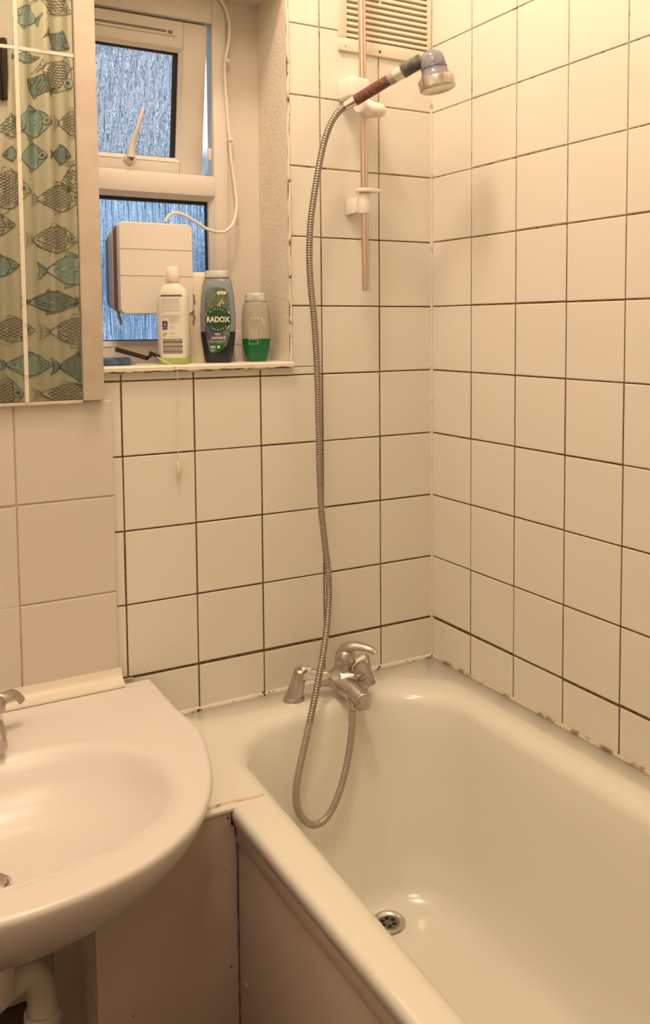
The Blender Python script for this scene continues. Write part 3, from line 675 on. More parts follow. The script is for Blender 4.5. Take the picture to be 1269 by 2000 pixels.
hose = thing('shower_hose', 'long ribbed metal shower hose looping down into the bath', 'hose', (-0.33, -0.06, 0.0))
hp = [(679, 205, -.080), (668, 212, -.074), (655, 226, -.068), (643, 248, -.062), (631, 285, -.056), (621, 335, -.052), (612, 390, -.05), (606, 440, -.048), (604, 500, -.046), (607, 560, -.046), (613, 620, -.046), (617, 680, -.046), (620, 740, -.048), (622, 830, -.050), (624, 920, -.052), (627, 990, -.054), (633, 1050, -.058), (640, 1110, -.064), (642, 1165, -.072), (638, 1225, -.090), (631, 1275, -.112), (621, 1330, -.132), (609, 1390, -.148), (596, 1450, -.165), (584, 1505, -.18), (578, 1545, -.19), (581, 1580, -.20), (596, 1604, -.205), (616, 1611, -.205), (637, 1598, -.203), (657, 1562, -.20), (672, 1515, -.190), (682, 1465, -.178), (687, 1420, -.168), (688, 1388, -.160)]
cp = spline([onY(*p) for p in hp], 24)
# resample evenly
acc = [0.0]
for a_, b_ in zip(cp[:-1], cp[1:]): acc.append(acc[-1]+(b_-a_).length)
Lh = acc[-1]; step = 0.00135; pts = []; rad = []; j = 0; s = 0.0; split = None
while s < Lh:
    while acc[j+1] < s: j += 1
    t = (s-acc[j])/(acc[j+1]-acc[j]); pts.append(cp[j].lerp(cp[j+1], t))
    ph = (len(pts) % 4); amp = 0.0006 if s < Lh*0.74 else 0.00018
    rad.append(0.0068+(amp if ph in (1, 2) else -amp)); s += step
k = int(len(pts)*0.74)
MB().tube(pts[:k+1], rad[:k+1], 10).build('ribbed_steel_hose', HOSE_M, hose)
MB().tube(pts[k:], [r+0.0004 for r in rad[k:]], 10).build('worn_lower_hose', HOSE_P, hose)

# ------------------------------------------------------------------ air vent
av = thing('air_vent', 'cream louvred ventilation grille high in the corner', 'vent', (-0.128, -0.01, 1.36))
VX0, VX1, VZ0, VZ1 = -0.251, -0.006, 1.3075, 1.56
VM = mat('vent_plastic', (0.80, 0.71, 0.56), 0.4)
vf = MB(); vf.box(VX0, VX1, -0.008, 0.001, VZ0, VZ0+0.028); vf.box(VX0, VX1, -0.008, 0.001, VZ1-0.02, VZ1)
vf.box(VX0, VX0+0.020, -0.008, 0.001, VZ0+0.028, VZ1-0.02); vf.box(VX1-0.012, VX1, -0.008, 0.001, VZ0+0.028, VZ1-0.02)
vf.box(-0.148, -0.141, -0.008, 0.001, VZ0+0.116, VZ1-0.02)
vf.build('vent_frame', VM, av, bevel=0.0018)
vl = MB(); z = VZ0+0.028
lp2 = [(-0.0005, 0.0127), (-0.0070, 0.0105), (-0.0092, 0.0052), (-0.0078, 0.0030), (-0.0020, 0.0040)]
while z < VZ1-0.025:
    n = len(lp2); xa, xb = VX0+0.020, VX1-0.012
    vl.add([(x, y, z+h) for x in (xa, xb) for y, h in lp2], [tuple(range(n)), tuple(reversed(range(n, 2*n)))]+[(i, (i+1) % n, n+(i+1) % n, n+i) for i in range(n)])
    z += 0.0128
vl.build('louvres', VM, av, smooth=False)
MB().box(VX0+0.018, VX1-0.010, -0.0014, -0.0004, VZ0+0.026, VZ1-0.018).build('back_shade', mat('vent_back', (0.62, 0.48, 0.34), 0.8), av, smooth=False)
p = onY(741.5, 101, -0.0085); MB().lathe((p.x, -0.0078, p.z), (0, -1, 0), [(0, 0.0034), (0.0012, 0.003), (0.0016, 0.0)], 14, caps=False).build('rusty_screw', mat('rust', (0.16, 0.06, 0.03), 0.7), av)
p = onY(675, 90, -0.0085); MB().lathe((p.x, -0.0078, p.z), (0, -1, 0), [(0, 0.0015), (0.0008, 0.001)], 10).build('screw_hole', SCR, av)

# ------------------------------------------------------------------ washbasin
bas = thing('washbasin', 'large white ceramic washbasin at the left with a shallow oval bowl', 'washbasin', (-1.06, -0.3, -0.2))
half = [(-0.706, -0.020), (-0.706, -0.08), (-0.706, -0.15), (-0.705, -0.20), (-0.700, -0.255), (-0.704, -0.315), (-0.717, -0.372), (-0.736, -0.438), (-0.762, -0.500), (-0.795, -0.552), (-0.838, -0.594), (-0.893, -0.629), (-0.955, -0.650), (-1.01, -0.659), (-1.06, -0.662)]
XC = -1.06
outl = half+[(2*XC-x, y) for x, y in reversed(half[:-1])]
op_ = spline([(x, y, 0) for x, y in outl], 4)
BC = Vector((-1.055, -0.405, 0))
op_ = [Vector((p.x, p.y, 0)) for p in op_]
op_ = op_+[Vector((2*XC+0.706+k*(-0.0)-0.0, 0, 0)) for k in ()]
# close the back edge with points
last, first = op_[-1], op_[0]
for k in range(1, 12): op_.append(last.lerp(first, k/12))
def ring_o(inset, z, s=1.0, sy=1.0, c=Vector((-1.06, -0.02, 0))):
    out = []
    for p in op_:
        dir_ = (p-Vector((-1.06, -0.33, 0))); L_ = dir_.length
        qx = p-dir_*(inset/L_)
        out.append((c.x+(qx.x-c.x)*s, min(c.y+(qx.y-c.y)*sy, -0.012), z))
    return out
def ring_b(sx, sy, z, dx=0, dy=0, e=2.35):
    out = []
    for p in op_:
        a = math.atan2((p.y+0.405)/0.30, (p.x-BC.x)/0.36)
        c_, s_ = math.cos(a), math.sin(a)
        out.append((BC.x+dx+sx*math.copysign(abs(c_)**(2/e), c_), BC.y+dy+sy*math.copysign(abs(s_)**(2/e), s_), z))
    return out
RB = [ring_o(0.30, -0.190), ring_o(0.24, -0.188), ring_o(0.18, -0.174), ring_o(0.125, -0.148), ring_o(0.080, -0.114), ring_o(0.045, -0.082), ring_o(0.022, -0.055), ring_o(0.009, -0.034), ring_o(0.003, -0.020), ring_o(0, -0.009),
      ring_o(0.0015, -0.004), ring_o(0.004, -0.0012), ring_o(0.009, 0.0), ring_o(0.011, 0.0), ring_o(0.018, 0.0)]
RB += [ring_b(0.278, 0.204, 0.0), ring_b(0.268, 0.195, -0.0010), ring_b(0.257, 0.184, -0.0045, dy=0.002), ring_b(0.249, 0.172, -0.012, dy=0.005), ring_b(0.240, 0.156, -0.024, dy=0.009), ring_b(0.228, 0.138, -0.039, dy=0.014), ring_b(0.209, 0.117, -0.056, dy=0.019, e=2.25), ring_b(0.180, 0.094, -0.072, dy=0.022, e=2.15), ring_b(0.140, 0.070, -0.085, dy=0.020, e=2.05), ring_b(0.090, 0.045, -0.093, dy=0.012, e=2), ring_b(0.022, 0.022, -0.097, dy=0.000, e=2)]
bb = MB(); bb.loft(RB, caps=(True, True)); bo = bb.build('basin_bowl', CERAMIC, bas)
for p in bo.data.polygons: p.use_smooth = True
for e in bo.data.edges: e.use_edge_sharp = False
WC = onZ(-8, 1726, -0.088)
MB().lathe((WC.x, WC.y, -0.098), (0, 0, 1), [(0.0, 0.0225), (0.009, 0.0225), (0.011, 0.0205), (0.010, 0.018), (0.006, 0.016)], 28).build('waste_ring', CHROME_B, bas)
MB().lathe((WC.x, WC.y, -0.092), (0, 0, 1), [(0.0, 0.015), (0.008, 0.015), (0.012, 0.013), (0.0125, 0)], 28, caps=False).build('waste_plug', CHROME, bas)

# basin tap
bt = thing('basin_tap', 'chrome basin tap at the left edge on the back of the basin', 'tap', (-1.02, -0.13, 0.0))
tb_ = Vector((-1.022, -0.135, 0.0))
MB().lathe(tb_, (0, 0, 1), [(0, 0.0245), (0.004, 0.0235), (0.010, 0.020), (0.035, 0.018), (0.045, 0.019)], 28).build('tap_body', CHROME_B, bt)
hb = MB(); he = onY(47, 1371, -0.120)
hb.lathe(tb_+Vector((0, 0, 0.044)), (0, 0, 1), [(0, 0.0225), (0.014, 0.024), (0.024, 0.020), (0.028, 0.012), (0.029, 0)], 28, caps=False)
hp_ = spline([tb_+Vector((-0.005, 0, 0.062)), tb_+Vector((0.020, 0.0, 0.064)), he+Vector((-0.014, 0.0, 0.016)), he+Vector((-0.003, 0, 0.002))], 6)
hb.tube(hp_, [0.013]*6+[0.0115]*6+[0.010]*7, 14, flat=0.55); hb.build('lever', CHROME, bt)
MB().tube(spline([tb_+Vector((0, -0.010, 0.022)), tb_+Vector((0.0, -0.050, 0.032)), tb_+Vector((-0.002, -0.095, 0.020))], 6), [0.015]*6+[0.0125]*7, 16).build('spout', CHROME, bt)

# waste pipes below the basin
PIPE = mat('pipe_plastic', (0.72, 0.66, 0.56), 0.35)
tp = thing('waste_trap', 'white plastic waste trap pipework beneath the basin', 'pipe', (-1.04, -0.28, -0.55))
pa = spline([(-1.055, -0.37, -0.19), (-1.055, -0.37, -0.26), (-1.055, -0.36, -0.31)], 6)
MB().tube(pa, 0.022, 20).build('tail_pipe', PIPE, tp)
k1 = [onY(*q) for q in ((-60, 2010, -.33), (-20, 1960, -.325), (28, 1915, -.32), (58, 1902, -.315), (78, 1925, -.31), (84, 1975, -.31), (84, 2050, -.31))]
MB().tube(spline(k1, 8), 0.0235, 20).build('curved_pipe', PIPE, tp)
c2 = onY(84, 1985, -0.31)
MB().lathe(c2+Vector((0, 0, 0.012)), (0, 0, -1), [(0, 0.027), (0.003, 0.0295), (0.024, 0.0295), (0.027, 0.027)], 24).build('pipe_nut', PIPE, tp)
pv_ = MB(); pv_.tube([(-0.842, -0.012, -0.30), (-0.842, -0.012, -0.588)], 0.011, 12)
tag(pv_.build('supply_pipe', PIPE), 'thin pale pipe against the wall beneath the basin', 'pipe')

# ------------------------------------------------------------------ bottles
SZ = 0.6295
def super_ring(cx, cy, a, b, z, n=40, e=2.6):
    out = []
    for k in range(n):
        t = 2*PI*k/n; c_, s_ = math.cos(t), math.sin(t)
        out.append((cx+a*math.copysign(abs(c_)**(2/e), c_), cy+b*math.copysign(abs(s_)**(2/e), s_), z))
    return out
def prof_at(prof, z):
    for (z0_, a0, b0), (z1_, a1, b1) in zip(prof[:-1], prof[1:]):
        if z0_ <= z <= z1_:
            t = (z-z0_)/(z1_-z0_); return a0+(a1-a0)*t, b0+(b1-b0)*t
    return prof[-1][1:] if z > prof[-1][0] else prof[0][1:]
class Bottle:
    def __init__(s, name, label, cx, cy, prof, body_mat, group=None, rot=0.52, e=2.6):
        s.cx, s.cy, s.prof, s.e = cx, cy, prof, e; s.rot = rot
        s.t = thing(name, label, 'bottle', (cx, cy, SZ), group)
        s.part('bottle_body', prof, body_mat)
    def xf(s, p):     # local (bottle faces the camera side) -> world
        x, y = p[0]-s.cx, p[1]-s.cy; c, n = math.cos(-s.rot), math.sin(-s.rot)
        return (s.cx+x*c-y*n, s.cy+x*n+y*c, p[2])
    def part(s, name, prof, m, e=None):
        mb = MB(); mb.loft([[s.xf(p) for p in super_ring(s.cx, s.cy, a, b, SZ+z, e=e or s.e)] for z, a, b in prof]); return mb.build(name, m, s.t)
    def wrap(s, x, z, eps=0.0006):    # local label coordinates -> surface
        a, b = prof_at(s.prof, z); u = min(0.97, abs(x)/a)
        y = -b*(1-u**s.e)**(1/s.e)
        return s.xf((s.cx+x, s.cy+y-eps, SZ+z))
    def decal(s, name, shapes, m, eps=0.0006):
        mb = MB()
        for kind, *q in shapes:
            if kind == 'rect':
                x0, x1, z0, z1 = q; nx = max(1, int((x1-x0)/0.003)); nz_ = max(1, int((z1-z0)/0.006))
                v = [s.wrap(x0+(x1-x0)*i/nx, z0+(z1-z0)*j/nz_, eps) for j in range(nz_+1) for i in range(nx+1)]
                mb.add(v, [(j*(nx+1)+i, j*(nx+1)+i+1, (j+1)*(nx+1)+i+1, (j+1)*(nx+1)+i) for j in range(nz_) for i in range(nx)])
            elif kind == 'disc':
                x, z, rx, rz = q; n = 24; R_ = [[s.wrap(x+rx*f*math.cos(2*PI*k/n), z+rz*f*math.sin(2*PI*k/n), eps) for k in range(n)] for f in (0.02, 0.35, 0.7, 1.0)]
                mb.loft(R_, caps=(False, False))
            elif kind == 'poly':
                P = q[0]; cx_ = sum(p[0] for p in P)/len(P); cz_ = sum(p[1] for p in P)/len(P)
                R_ = [[s.wrap(cx_+(px-cx_)*f, cz_+(pz-cz_)*f, eps) for px, pz in P] for f in (0.02, 0.35, 0.7, 1.0)]
                mb.loft(R_, caps=(False, False))
            elif kind == 'text':
                body, x, z, size, bold, sx = q; v, f = text_mesh(body, size, bold)
                mb.add([s.wrap(x+p[0]*sx, z+p[1], eps) for p in v], f)
            elif kind == 'arc':
                body, x, z, rad_, size, a0, a1 = q
                for i, ch in enumerate(body):
                    if ch == ' ': continue
                    a_ = math.radians(a0+(a1-a0)*i/(len(body)-1)); v, f = text_mesh(ch, size, size*0.02)
                    up = 1 if a0 > a1 else -1
                    th = a_-PI/2 if up == 1 else a_+PI/2
                    mb.add([s.wrap(x+rad_*math.cos(a_)+p[0]*math.cos(th)-p[1]*math.sin(th), z+rad_*math.sin(a_)+p[0]*math.sin(th)+p[1]*math.cos(th), eps) for p in v], f)
        return mb.build(name, m, s.t, smooth=False)

CAPM = mat('frosted_cap', (0.74, 0.72, 0.66), 0.25, trans=0.35)
# 1. green and navy shower gel
b1_ = onY(427, 712, 0.045); cx = b1_.x
P_ = [(0.0, 0.026, 0.015), (0.003, 0.0285, 0.017), (0.03, 0.0325, 0.019), (0.06, 0.0365, 0.020), (0.10, 0.0375, 0.020), (0.14, 0.035, 0.019), (0.165, 0.0315, 0.017), (0.176, 0.0285, 0.015), (0.179, 0.024, 0.013)]
gelA = Bottle('shower_gel_bottle', 'clear and black shower gel bottle with large green round badge on the sill', cx, 0.045, P_, mat('clear_bluegrey', (0.42, 0.46, 0.50), 0.12, trans=0.45), 'bottles on the window sill')
gelA.part('black_gel', [(z, a+0.0004, b+0.0004) for z, a, b in P_ if z <= 0.06]+[(0.066, 0.0371, 0.0206)], mat('black_gel', (0.022, 0.020, 0.026), 0.12))
gelA.part('cap', [(0.179, 0.0250, 0.014), (0.181, 0.0275, 0.016), (0.192, 0.0262, 0.015), (0.195, 0.022, 0.012)], CAPM)
zc = 0.092
gelA.decal('front_label', [('poly', [(-0.024, 0.150), (-0.010, 0.160), (0.016, 0.158), (0.026, 0.145), (0.030, 0.10), (0.027, 0.06), (0.020, 0.035), (0.002, 0.026), (-0.016, 0.024), (-0.022, 0.05), (-0.026, 0.10)])], mat('label_slate', (0.115, 0.135, 0.115), 0.3, noise=(60, (0.17, 0.20, 0.19), 0.4, 0.7)), 0.0009)
gelA.decal('purple_field', [('poly', [(-0.026, 0.078), (-0.010, 0.070), (0.008, 0.066), (0.016, 0.060), (0.014, 0.050), (-0.006, 0.046), (-0.022, 0.050)])], mat('label_purple', (0.10, 0.075, 0.14), 0.3), 0.0012)
leaf = []; rnd = random.Random(3)
for k in range(26):
    x = rnd.uniform(-0.022, 0.018); z = 0.118+rnd.uniform(-0.006, 0.022)*(1-abs(x)/0.035); a = rnd.uniform(0.5, 2.6); L_ = rnd.uniform(0.006, 0.012)
    leaf.append(('poly', [(x+L_*math.cos(a)*t-math.sin(a)*w*L_*0.22, z+L_*math.sin(a)*t+math.cos(a)*w*L_*0.22) for t, w in ((0, 0), (0.3, 1), (0.7, 0.9), (1, 0), (0.7, -0.9), (0.3, -1))]))
gelA.decal('leaf_print', leaf, mat('label_leaf', (0.10, 0.20, 0.06), 0.3, noise=(120, (0.22, 0.30, 0.12), 0.4, 0.6)), 0.0014)
gelA.decal('flower_print', [('disc', 0.010+0.004*math.cos(k*1.3), 0.126+0.005*math.sin(k*2.1), 0.0028, 0.0022) for k in range(5)], mat('label_flower', (0.55, 0.44, 0.30), 0.4), 0.0016)
gelA.decal('round_badge', [('disc', 0.003, zc, 0.0268, 0.0272)], mat('badge_green', (0.018, 0.075, 0.022), 0.3), 0.0018)
gelA.decal('green_corner', [('poly', [(-0.016, 0.042), (0.004, 0.040), (0.016, 0.038), (0.014, 0.030), (0.002, 0.022), (-0.014, 0.020)])], mat('corner_green', (0.02, 0.13, 0.03), 0.3), 0.0014)
gelA.decal('brand_lettering', [('text', 'RADOX', 0.003, zc-0.001, 0.0158, 0.00055, 0.86)], mat('cream_ink', (0.86, 0.83, 0.70), 0.4), 0.0024)
gelA.decal('small_lettering', [('arc', 'MINERAL', 0.003, zc, 0.0222, 0.0042, 135, 45), ('arc', 'THERAPY', 0.003, zc, 0.0222, 0.0042, 225, 315),
    ('text', 'FEEL', 0.002, 0.0605, 0.0062, 0.0001, 1.0), ('text', 'AWAKE', 0.004, 0.0525, 0.0088, 0.0002, 0.95), ('rect', -0.015, 0.020, 0.0455, 0.0462), ('text', '2 IN 1', 0.006, 0.0425, 0.0035, 0.0, 1.0),
    ('text', '50%', -0.0085, 0.0335, 0.0068, 0.0002, 1.0), ('rect', -0.014, -0.002, 0.0285, 0.0291), ('rect', -0.014, -0.004, 0.0265, 0.0271), ('rect', -0.014, -0.005, 0.0245, 0.0251), ('rect', 0.001, 0.006, 0.031, 0.0365),
    ('poly', [(0.002, 0.1485), (0.004, 0.1505), (0.019, 0.1505), (0.021, 0.1485), (0.021, 0.1455), (0.019, 0.1435), (0.004, 0.1435), (0.002, 0.1455)])]
    + [('disc', 0.003+0.0268*math.cos(a_), zc+0.0268*math.sin(a_), 0.0012, 0.0016) for a_ in (-0.55, -0.68, -0.8, 0.62, 0.5, 2.75)], WHITE_INK, 0.0024)
gelA.decal('pill_lettering', [('rect', 0.005, 0.018, 0.1474, 0.1479), ('rect', 0.006, 0.017, 0.1458, 0.1463)], SCR, 0.0028)

# 2. half empty green gel bottle
b2_ = onY(501, 712, 0.055); cx = b2_.x
P_ = [(0.0, 0.020, 0.014), (0.003, 0.0225, 0.016), (0.03, 0.0285, 0.018), (0.055, 0.0315, 0.019), (0.085, 0.0320, 0.019), (0.112, 0.0300, 0.018), (0.125, 0.0270, 0.016), (0.130, 0.0235, 0.014)]
gelB = Bottle('shower_gel_bottle', 'small clear bottle half full of bright green gel by the recess corner', cx, 0.055, P_, mat('clear_beige', (0.66, 0.60, 0.50), 0.12, trans=0.5), 'bottles on the window sill')
gelB.part('green_gel', [(z, a+0.0004, b+0.0004) for z, a, b in P_ if z < 0.04]+[(0.050, 0.0313, 0.0192)], mat('green_gel', (0.012, 0.155, 0.055), 0.12))
gelB.part('cap', [(0.130, 0.0215, 0.014), (0.132, 0.0245, 0.0155), (0.146, 0.0232, 0.0145), (0.149, 0.019, 0.012)], CAPM)
outline = []
def frame_rect(x0, x1, z0, z1, w=0.0007): return [('rect', x0, x1, z0, z0+w), ('rect', x0, x1, z1-w, z1), ('rect', x0, x0+w, z0, z1), ('rect', x1-w, x1, z0, z1)]
sh = frame_rect(-0.014, 0.006, 0.038, 0.071)
for k in range(9): sh.append(('rect', -0.012, 0.004, 0.0485+k*0.0023, 0.0495+k*0.0023))
for k in range(6): sh.append(('rect', -0.007, 0.012+0.002*(k % 2), 0.112-k*0.0028, 0.1124-k*0.0028))
for k in range(4): sh.append(('rect', -0.010+0.007*k, -0.006+0.007*k, 0.0925, 0.0965))
sh += [('rect', 0.009, 0.020, 0.067-k*0.004, 0.0674-k*0.004) for k in range(5)]
sh += frame_rect(0.015, 0.022, 0.077, 0.092)
sh += [('disc', 0.0185, 0.0845+0.004*k, 0.0018, 0.0014) for k in (-1, 0, 1)]
sh += [('rect', -0.014, 0.020, 0.0905, 0.0909)]
gelB.decal('back_print', sh, mat('pale_print', (0.70, 0.66, 0.55), 0.5), 0.0010)

# 3. shampoo bottle with white back label
b3_ = onY(340, 713, 0.035); cx = b3_.x
P_ = [(0.0, 0.0275, 0.018), (0.003, 0.0300, 0.020), (0.05, 0.0320, 0.021), (0.12, 0.0325, 0.021), (0.140, 0.0315, 0.020), (0.152, 0.0275, 0.018), (0.160, 0.020, 0.015), (0.164, 0.0135, 0.0125), (0.168, 0.0120, 0.0115)]
shm = Bottle('shampoo_bottle', 'pale bottle with white barcode label and green liquid at its base', cx, 0.035, P_, mat('milky_bottle', (0.76, 0.74, 0.60), 0.25, sss=0.1), 'bottles on the window sill')
shm.part('green_liquid', [(z, a+0.0004, b+0.0004) for z, a, b in P_ if z < 0.04]+[(0.017, 0.0309, 0.0206)], mat('lime_liquid', (0.42, 0.60, 0.16), 0.2))
shm.part('cap', [(0.168, 0.0135, 0.0135), (0.170, 0.0145, 0.0145), (0.195, 0.0135, 0.0135), (0.200, 0.0105, 0.0105)], WB, e=2)
shm.decal('paper_label', [('rect', -0.0225, 0.026, 0.013, 0.141)], mat('label_paper', (0.80, 0.77, 0.68), 0.5), 0.0009)
INK = mat('dark_ink', (0.045, 0.035, 0.030), 0.5); GREYI = mat('grey_ink', (0.42, 0.37, 0.31), 0.6)
shm.decal('barcode', [('rect', -0.0185, 0.0215, 0.0225+k*0.0026, 0.0225+k*0.0026+w) for k, w in enumerate((0.0012, 0.0020, 0.0009, 0.0014, 0.0008, 0.0019, 0.0010, 0.0007, 0.0016, 0.0018, 0.0009, 0.0012))]+[('rect', -0.021, 0.022, 0.1385, 0.1420)], mat('barcode_ink', (0.13, 0.085, 0.07), 0.5), 0.0013)
lines = []
rnd = random.Random(5); z = 0.1335
for k in range(5): lines.append(('rect', -0.020, 0.020-rnd.random()*0.004, z, z+0.0006)); z -= 0.0026
z -= 0.002
for k in range(2): lines.append(('rect', -0.020, 0.019, z, z+0.0006)); z -= 0.0026
z -= 0.002
for k in range(3): lines.append(('rect', -0.020, 0.019 if k < 2 else -0.014, z, z+0.0006)); z -= 0.0026
z = 0.1000
for k in range(3): lines.append(('rect', -0.019, 0.020-rnd.random()*0.003, z, z+0.0006)); z -= 0.0024
for k in range(4): lines.append(('rect', -0.004, 0.010+rnd.random()*0.007, z, z+0.0008)); z -= 0.0028
lines += [('rect', -0.004, 0.006, z-0.004-0.003*k, z-0.0034-0.003*k) for k in range(2)]
for (x, zz) in ((0.0, 0.0545), (0.012, 0.0545)):
    for a_ in (0, 2.09, 4.19): lines.append(('poly', [(x+0.0035*math.cos(a_+t)*r, zz+0.0035*math.sin(a_+t)*r) for t, r in ((0, 1), (0.5, 1.05), (1.0, 1.0), (1.0, 0.75), (0.5, 0.8), (0, 0.75))]))
lines += [('text', '500ml', 0.003, 0.063, 0.005, 0, 1.0)]
shm.decal('label_text', lines, GREYI, 0.0013)
shm.decal('store_badge', [('rect', -0.0185, -0.0075, 0.071, 0.089)], mat('badge_navy', (0.035, 0.035, 0.10), 0.4), 0.0012)
shm.decal('badge_mark', [('rect', -0.0185, -0.0075, 0.071, 0.0722), ('rect', -0.0185, -0.0075, 0.0878, 0.089), ('rect', -0.0185, -0.0175, 0.071, 0.089), ('rect', -0.0085, -0.0075, 0.071, 0.089)], mat('badge_red', (0.40, 0.06, 0.03), 0.4), 0.0015)
shm.decal('badge_letters', [('poly', [(-0.0155, 0.0785), (-0.0135, 0.086), (-0.0125, 0.0865), (-0.0105, 0.0785), (-0.0120, 0.0785), (-0.0130, 0.0830), (-0.0143, 0.0785)]), ('text', 'ALDI', -0.013, 0.0750, 0.0042, 0.0001, 1.0)], mat('badge_blue_ink', (0.45, 0.55, 0.65), 0.4), 0.0017)
shm.decal('recycle_badge', [('poly', [(-0.013+0.0045*math.cos(t)*r, 0.061+0.0045*math.sin(t)*r) for t, r in [(q*0.6, 1) for q in range(9)]+[(q*0.6, 0.55) for q in reversed(range(9))]])], mat('badge_yellow', (0.50, 0.44, 0.10), 0.4), 0.0013)

# 4. tall cream bottle behind it
b4_ = onY(392, 705, 0.078)
P_ = [(0.0, 0.031, 0.019), (0.003, 0.033, 0.021), (0.10, 0.034, 0.021), (0.165, 0.031, 0.020), (0.182, 0.027, 0.018), (0.190, 0.025, 0.017), (0.192, 0.022, 0.015)]
crm = Bottle('lotion_bottle', 'plain cream bottle standing behind the shampoo and gel bottles', b4_.x+0.003, 0.082, P_, mat('cream_plastic', (0.80, 0.72, 0.56), 0.35), 'bottles on the window sill')
lf = []
for k in range(7):
    z = 0.085+k*0.011; w = 0.0022+0.001*(k % 3)
    lf.append(('poly', [(-0.012+0.002*math.sin(k*1.9)+w*math.cos(t)*(1+0.3*math.sin(3*t)), z+0.0062*math.sin(t)) for t in [i*PI/4 for i in range(8)]]))
crm.decal('leaf_print', lf, mat('brown_print', (0.26, 0.22, 0.14), 0.5), 0.0010)

# 5. small white tube between the two gel bottles
tu = thing('small_carton', 'small white carton between the two shower gel bottles', 'carton', tuple(onY(470, 705, 0.10)))
q = onY(468, 705, 0.10); MB().box(q.x-0.016, q.x+0.014, 0.09, 0.115, SZ, SZ+0.068).build('carton', mat('white_card', (0.80, 0.72, 0.62), 0.5), tu, bevel=0.001)
MB().box(q.x-0.0162, q.x+0.0142, 0.0893, 0.0899, SZ+0.038, SZ+0.043).build('stripe', mat('bright_card', (0.86, 0.80, 0.72), 0.3), tu, smooth=False)

# 6. razor and blue packet
rz = thing('razor', 'black folding razor leaning on the blue packet on the sill', 'razor', tuple(onY(265, 690, 0.03)))
RB_ = mat('razor_black', (0.022, 0.017, 0.015), 0.5)
p0, p1 = onY(225, 682, 0.030), onY(289, 700, 0.030)
def bar(mb, a, b, h, y0, y1):
    d_ = (b-a).normalized(); nrm = Vector((-d_.z, 0, d_.x))*h/2
    ring = [a+nrm, b+nrm, b-nrm, a-nrm]
    mb.loft([[(p.x, y0, p.z) for p in ring], [(p.x, y1, p.z) for p in ring]])
m_ = MB(); bar(m_, p0, p1, 0.009, 0.027, 0.031); m_.build('handle', RB_, rz, bevel=0.0005)
m_ = MB(); bar(m_, onY(286, 701, 0.030), onY(297, 692, 0.030), 0.006, 0.027, 0.0305); bar(m_, onY(291, 689, 0.030), onY(311, 697, 0.030), 0.008, 0.0268, 0.0308); m_.build('head', RB_, rz, bevel=0.0004)
pk = thing('blue_packet', 'flat dark blue packet lying at the left end of the sill', 'packet', tuple(onY(230, 700, 0.045)))
qa, qb = onY(196, 700, 0.05), onY(252, 703, 0.05)
BLU = mat('blue_film', (0.060, 0.12, 0.22), 0.22, noise=(80, (0.12, 0.20, 0.30), 0.45, 0.6), bump=(70, 0.6, 0.004))
m_ = MB(); m_.box(qa.x-0.02, qb.x, 0.035, 0.075, SZ+0.001, SZ+0.016); m_.build('packet_body', BLU, pk, bevel=0.003)
m_ = MB(); m_.box(qb.x-0.012, qb.x+0.012, 0.037, 0.072, SZ+0.002, SZ+0.010); m_.build('crumpled_end', mat('clear_film', (0.45, 0.42, 0.40), 0.15, bump=(160, 1.0, 0.006)), pk, bevel=0.002)

# 7. hanging pull string
ps = thing('pull_string', 'thin pale string hanging from the sill down the tiles', 'string', (-0.64, -0.02, 0.6))
sp3 = spline([onY(306, 697, 0.012), onY(322, 706, 0.000), onY(340, 715, -0.012), onY(346, 722, -0.018), onY(347, 760, -0.008), onY(347, 840, -0.006), onY(348, 898, -0.006)], 8)
MB().tube(sp3, 0.0009, 6).build('string', mat('string', (0.84, 0.72, 0.54), 0.6), ps)
e_ = onY(348.5, 905, -0.008)
MB().lathe(e_+Vector((0, 0, 0.004)), (0, 0, -1), [(0, 0.0012), (0.003, 0.0035), (0.012, 0.0042), (0.026, 0.0050), (0.030, 0.003)], 14).build('toggle', mat('toggle', (0.80, 0.69, 0.52), 0.4), ps)

# ------------------------------------------------------------------ shower curtain (seen in the mirror)
cur = thing('shower_curtain', 'pale green shower curtain printed with teal and black fish', 'curtain', (-0.55, -1.5, 1.83))
YC = -1.50
def fold(x, z):
    ph = 0.25*math.sin((z-0.3)*1.3)
    k = 0.35+0.65*min(1, max(0, (z-0.35)/1.1))
    return YC+k*(0.016*math.sin(2*PI*(x/0.115)+ph*3)+0.010*math.sin(2*PI*(x/0.062)+1.7+ph*5))
nx, nzc = 150, 60
zA, zB = -0.05, 1.835
v = []
for j in range(nzc+1):
    z = zA+(zB-zA)*j/nzc
    xl = float(np.interp(z, [0.9, 1.285, 1.79], [-0.90, -0.716, -0.659]))
    for i in range(nx+1):
        x = xl+(-0.395-xl)*i/nx
        v.append((x, fold(x, z), z))
f = [(j*(nx+1)+i, j*(nx+1)+i+1, (j+1)*(nx+1)+i+1, (j+1)*(nx+1)+i) for j in range(nzc) for i in range(nx)]
CURM = mat('curtain_fabric', (0.43, 0.41, 0.315), 0.6, spec=0.3)
co = mesh('curtain_cloth', v, f, CURM, cur, smooth=True)
def vw(px, py, off=0.0015):     # place on the cloth what the mirror shows at a pixel of the photograph
    p = onY(px, py, 2*(-0.020)-YC)
    return (p.x, fold(p.x, p.z)+off, p.z)
teal = MB(); dark = MB(); ink = MB(); pale = MB()
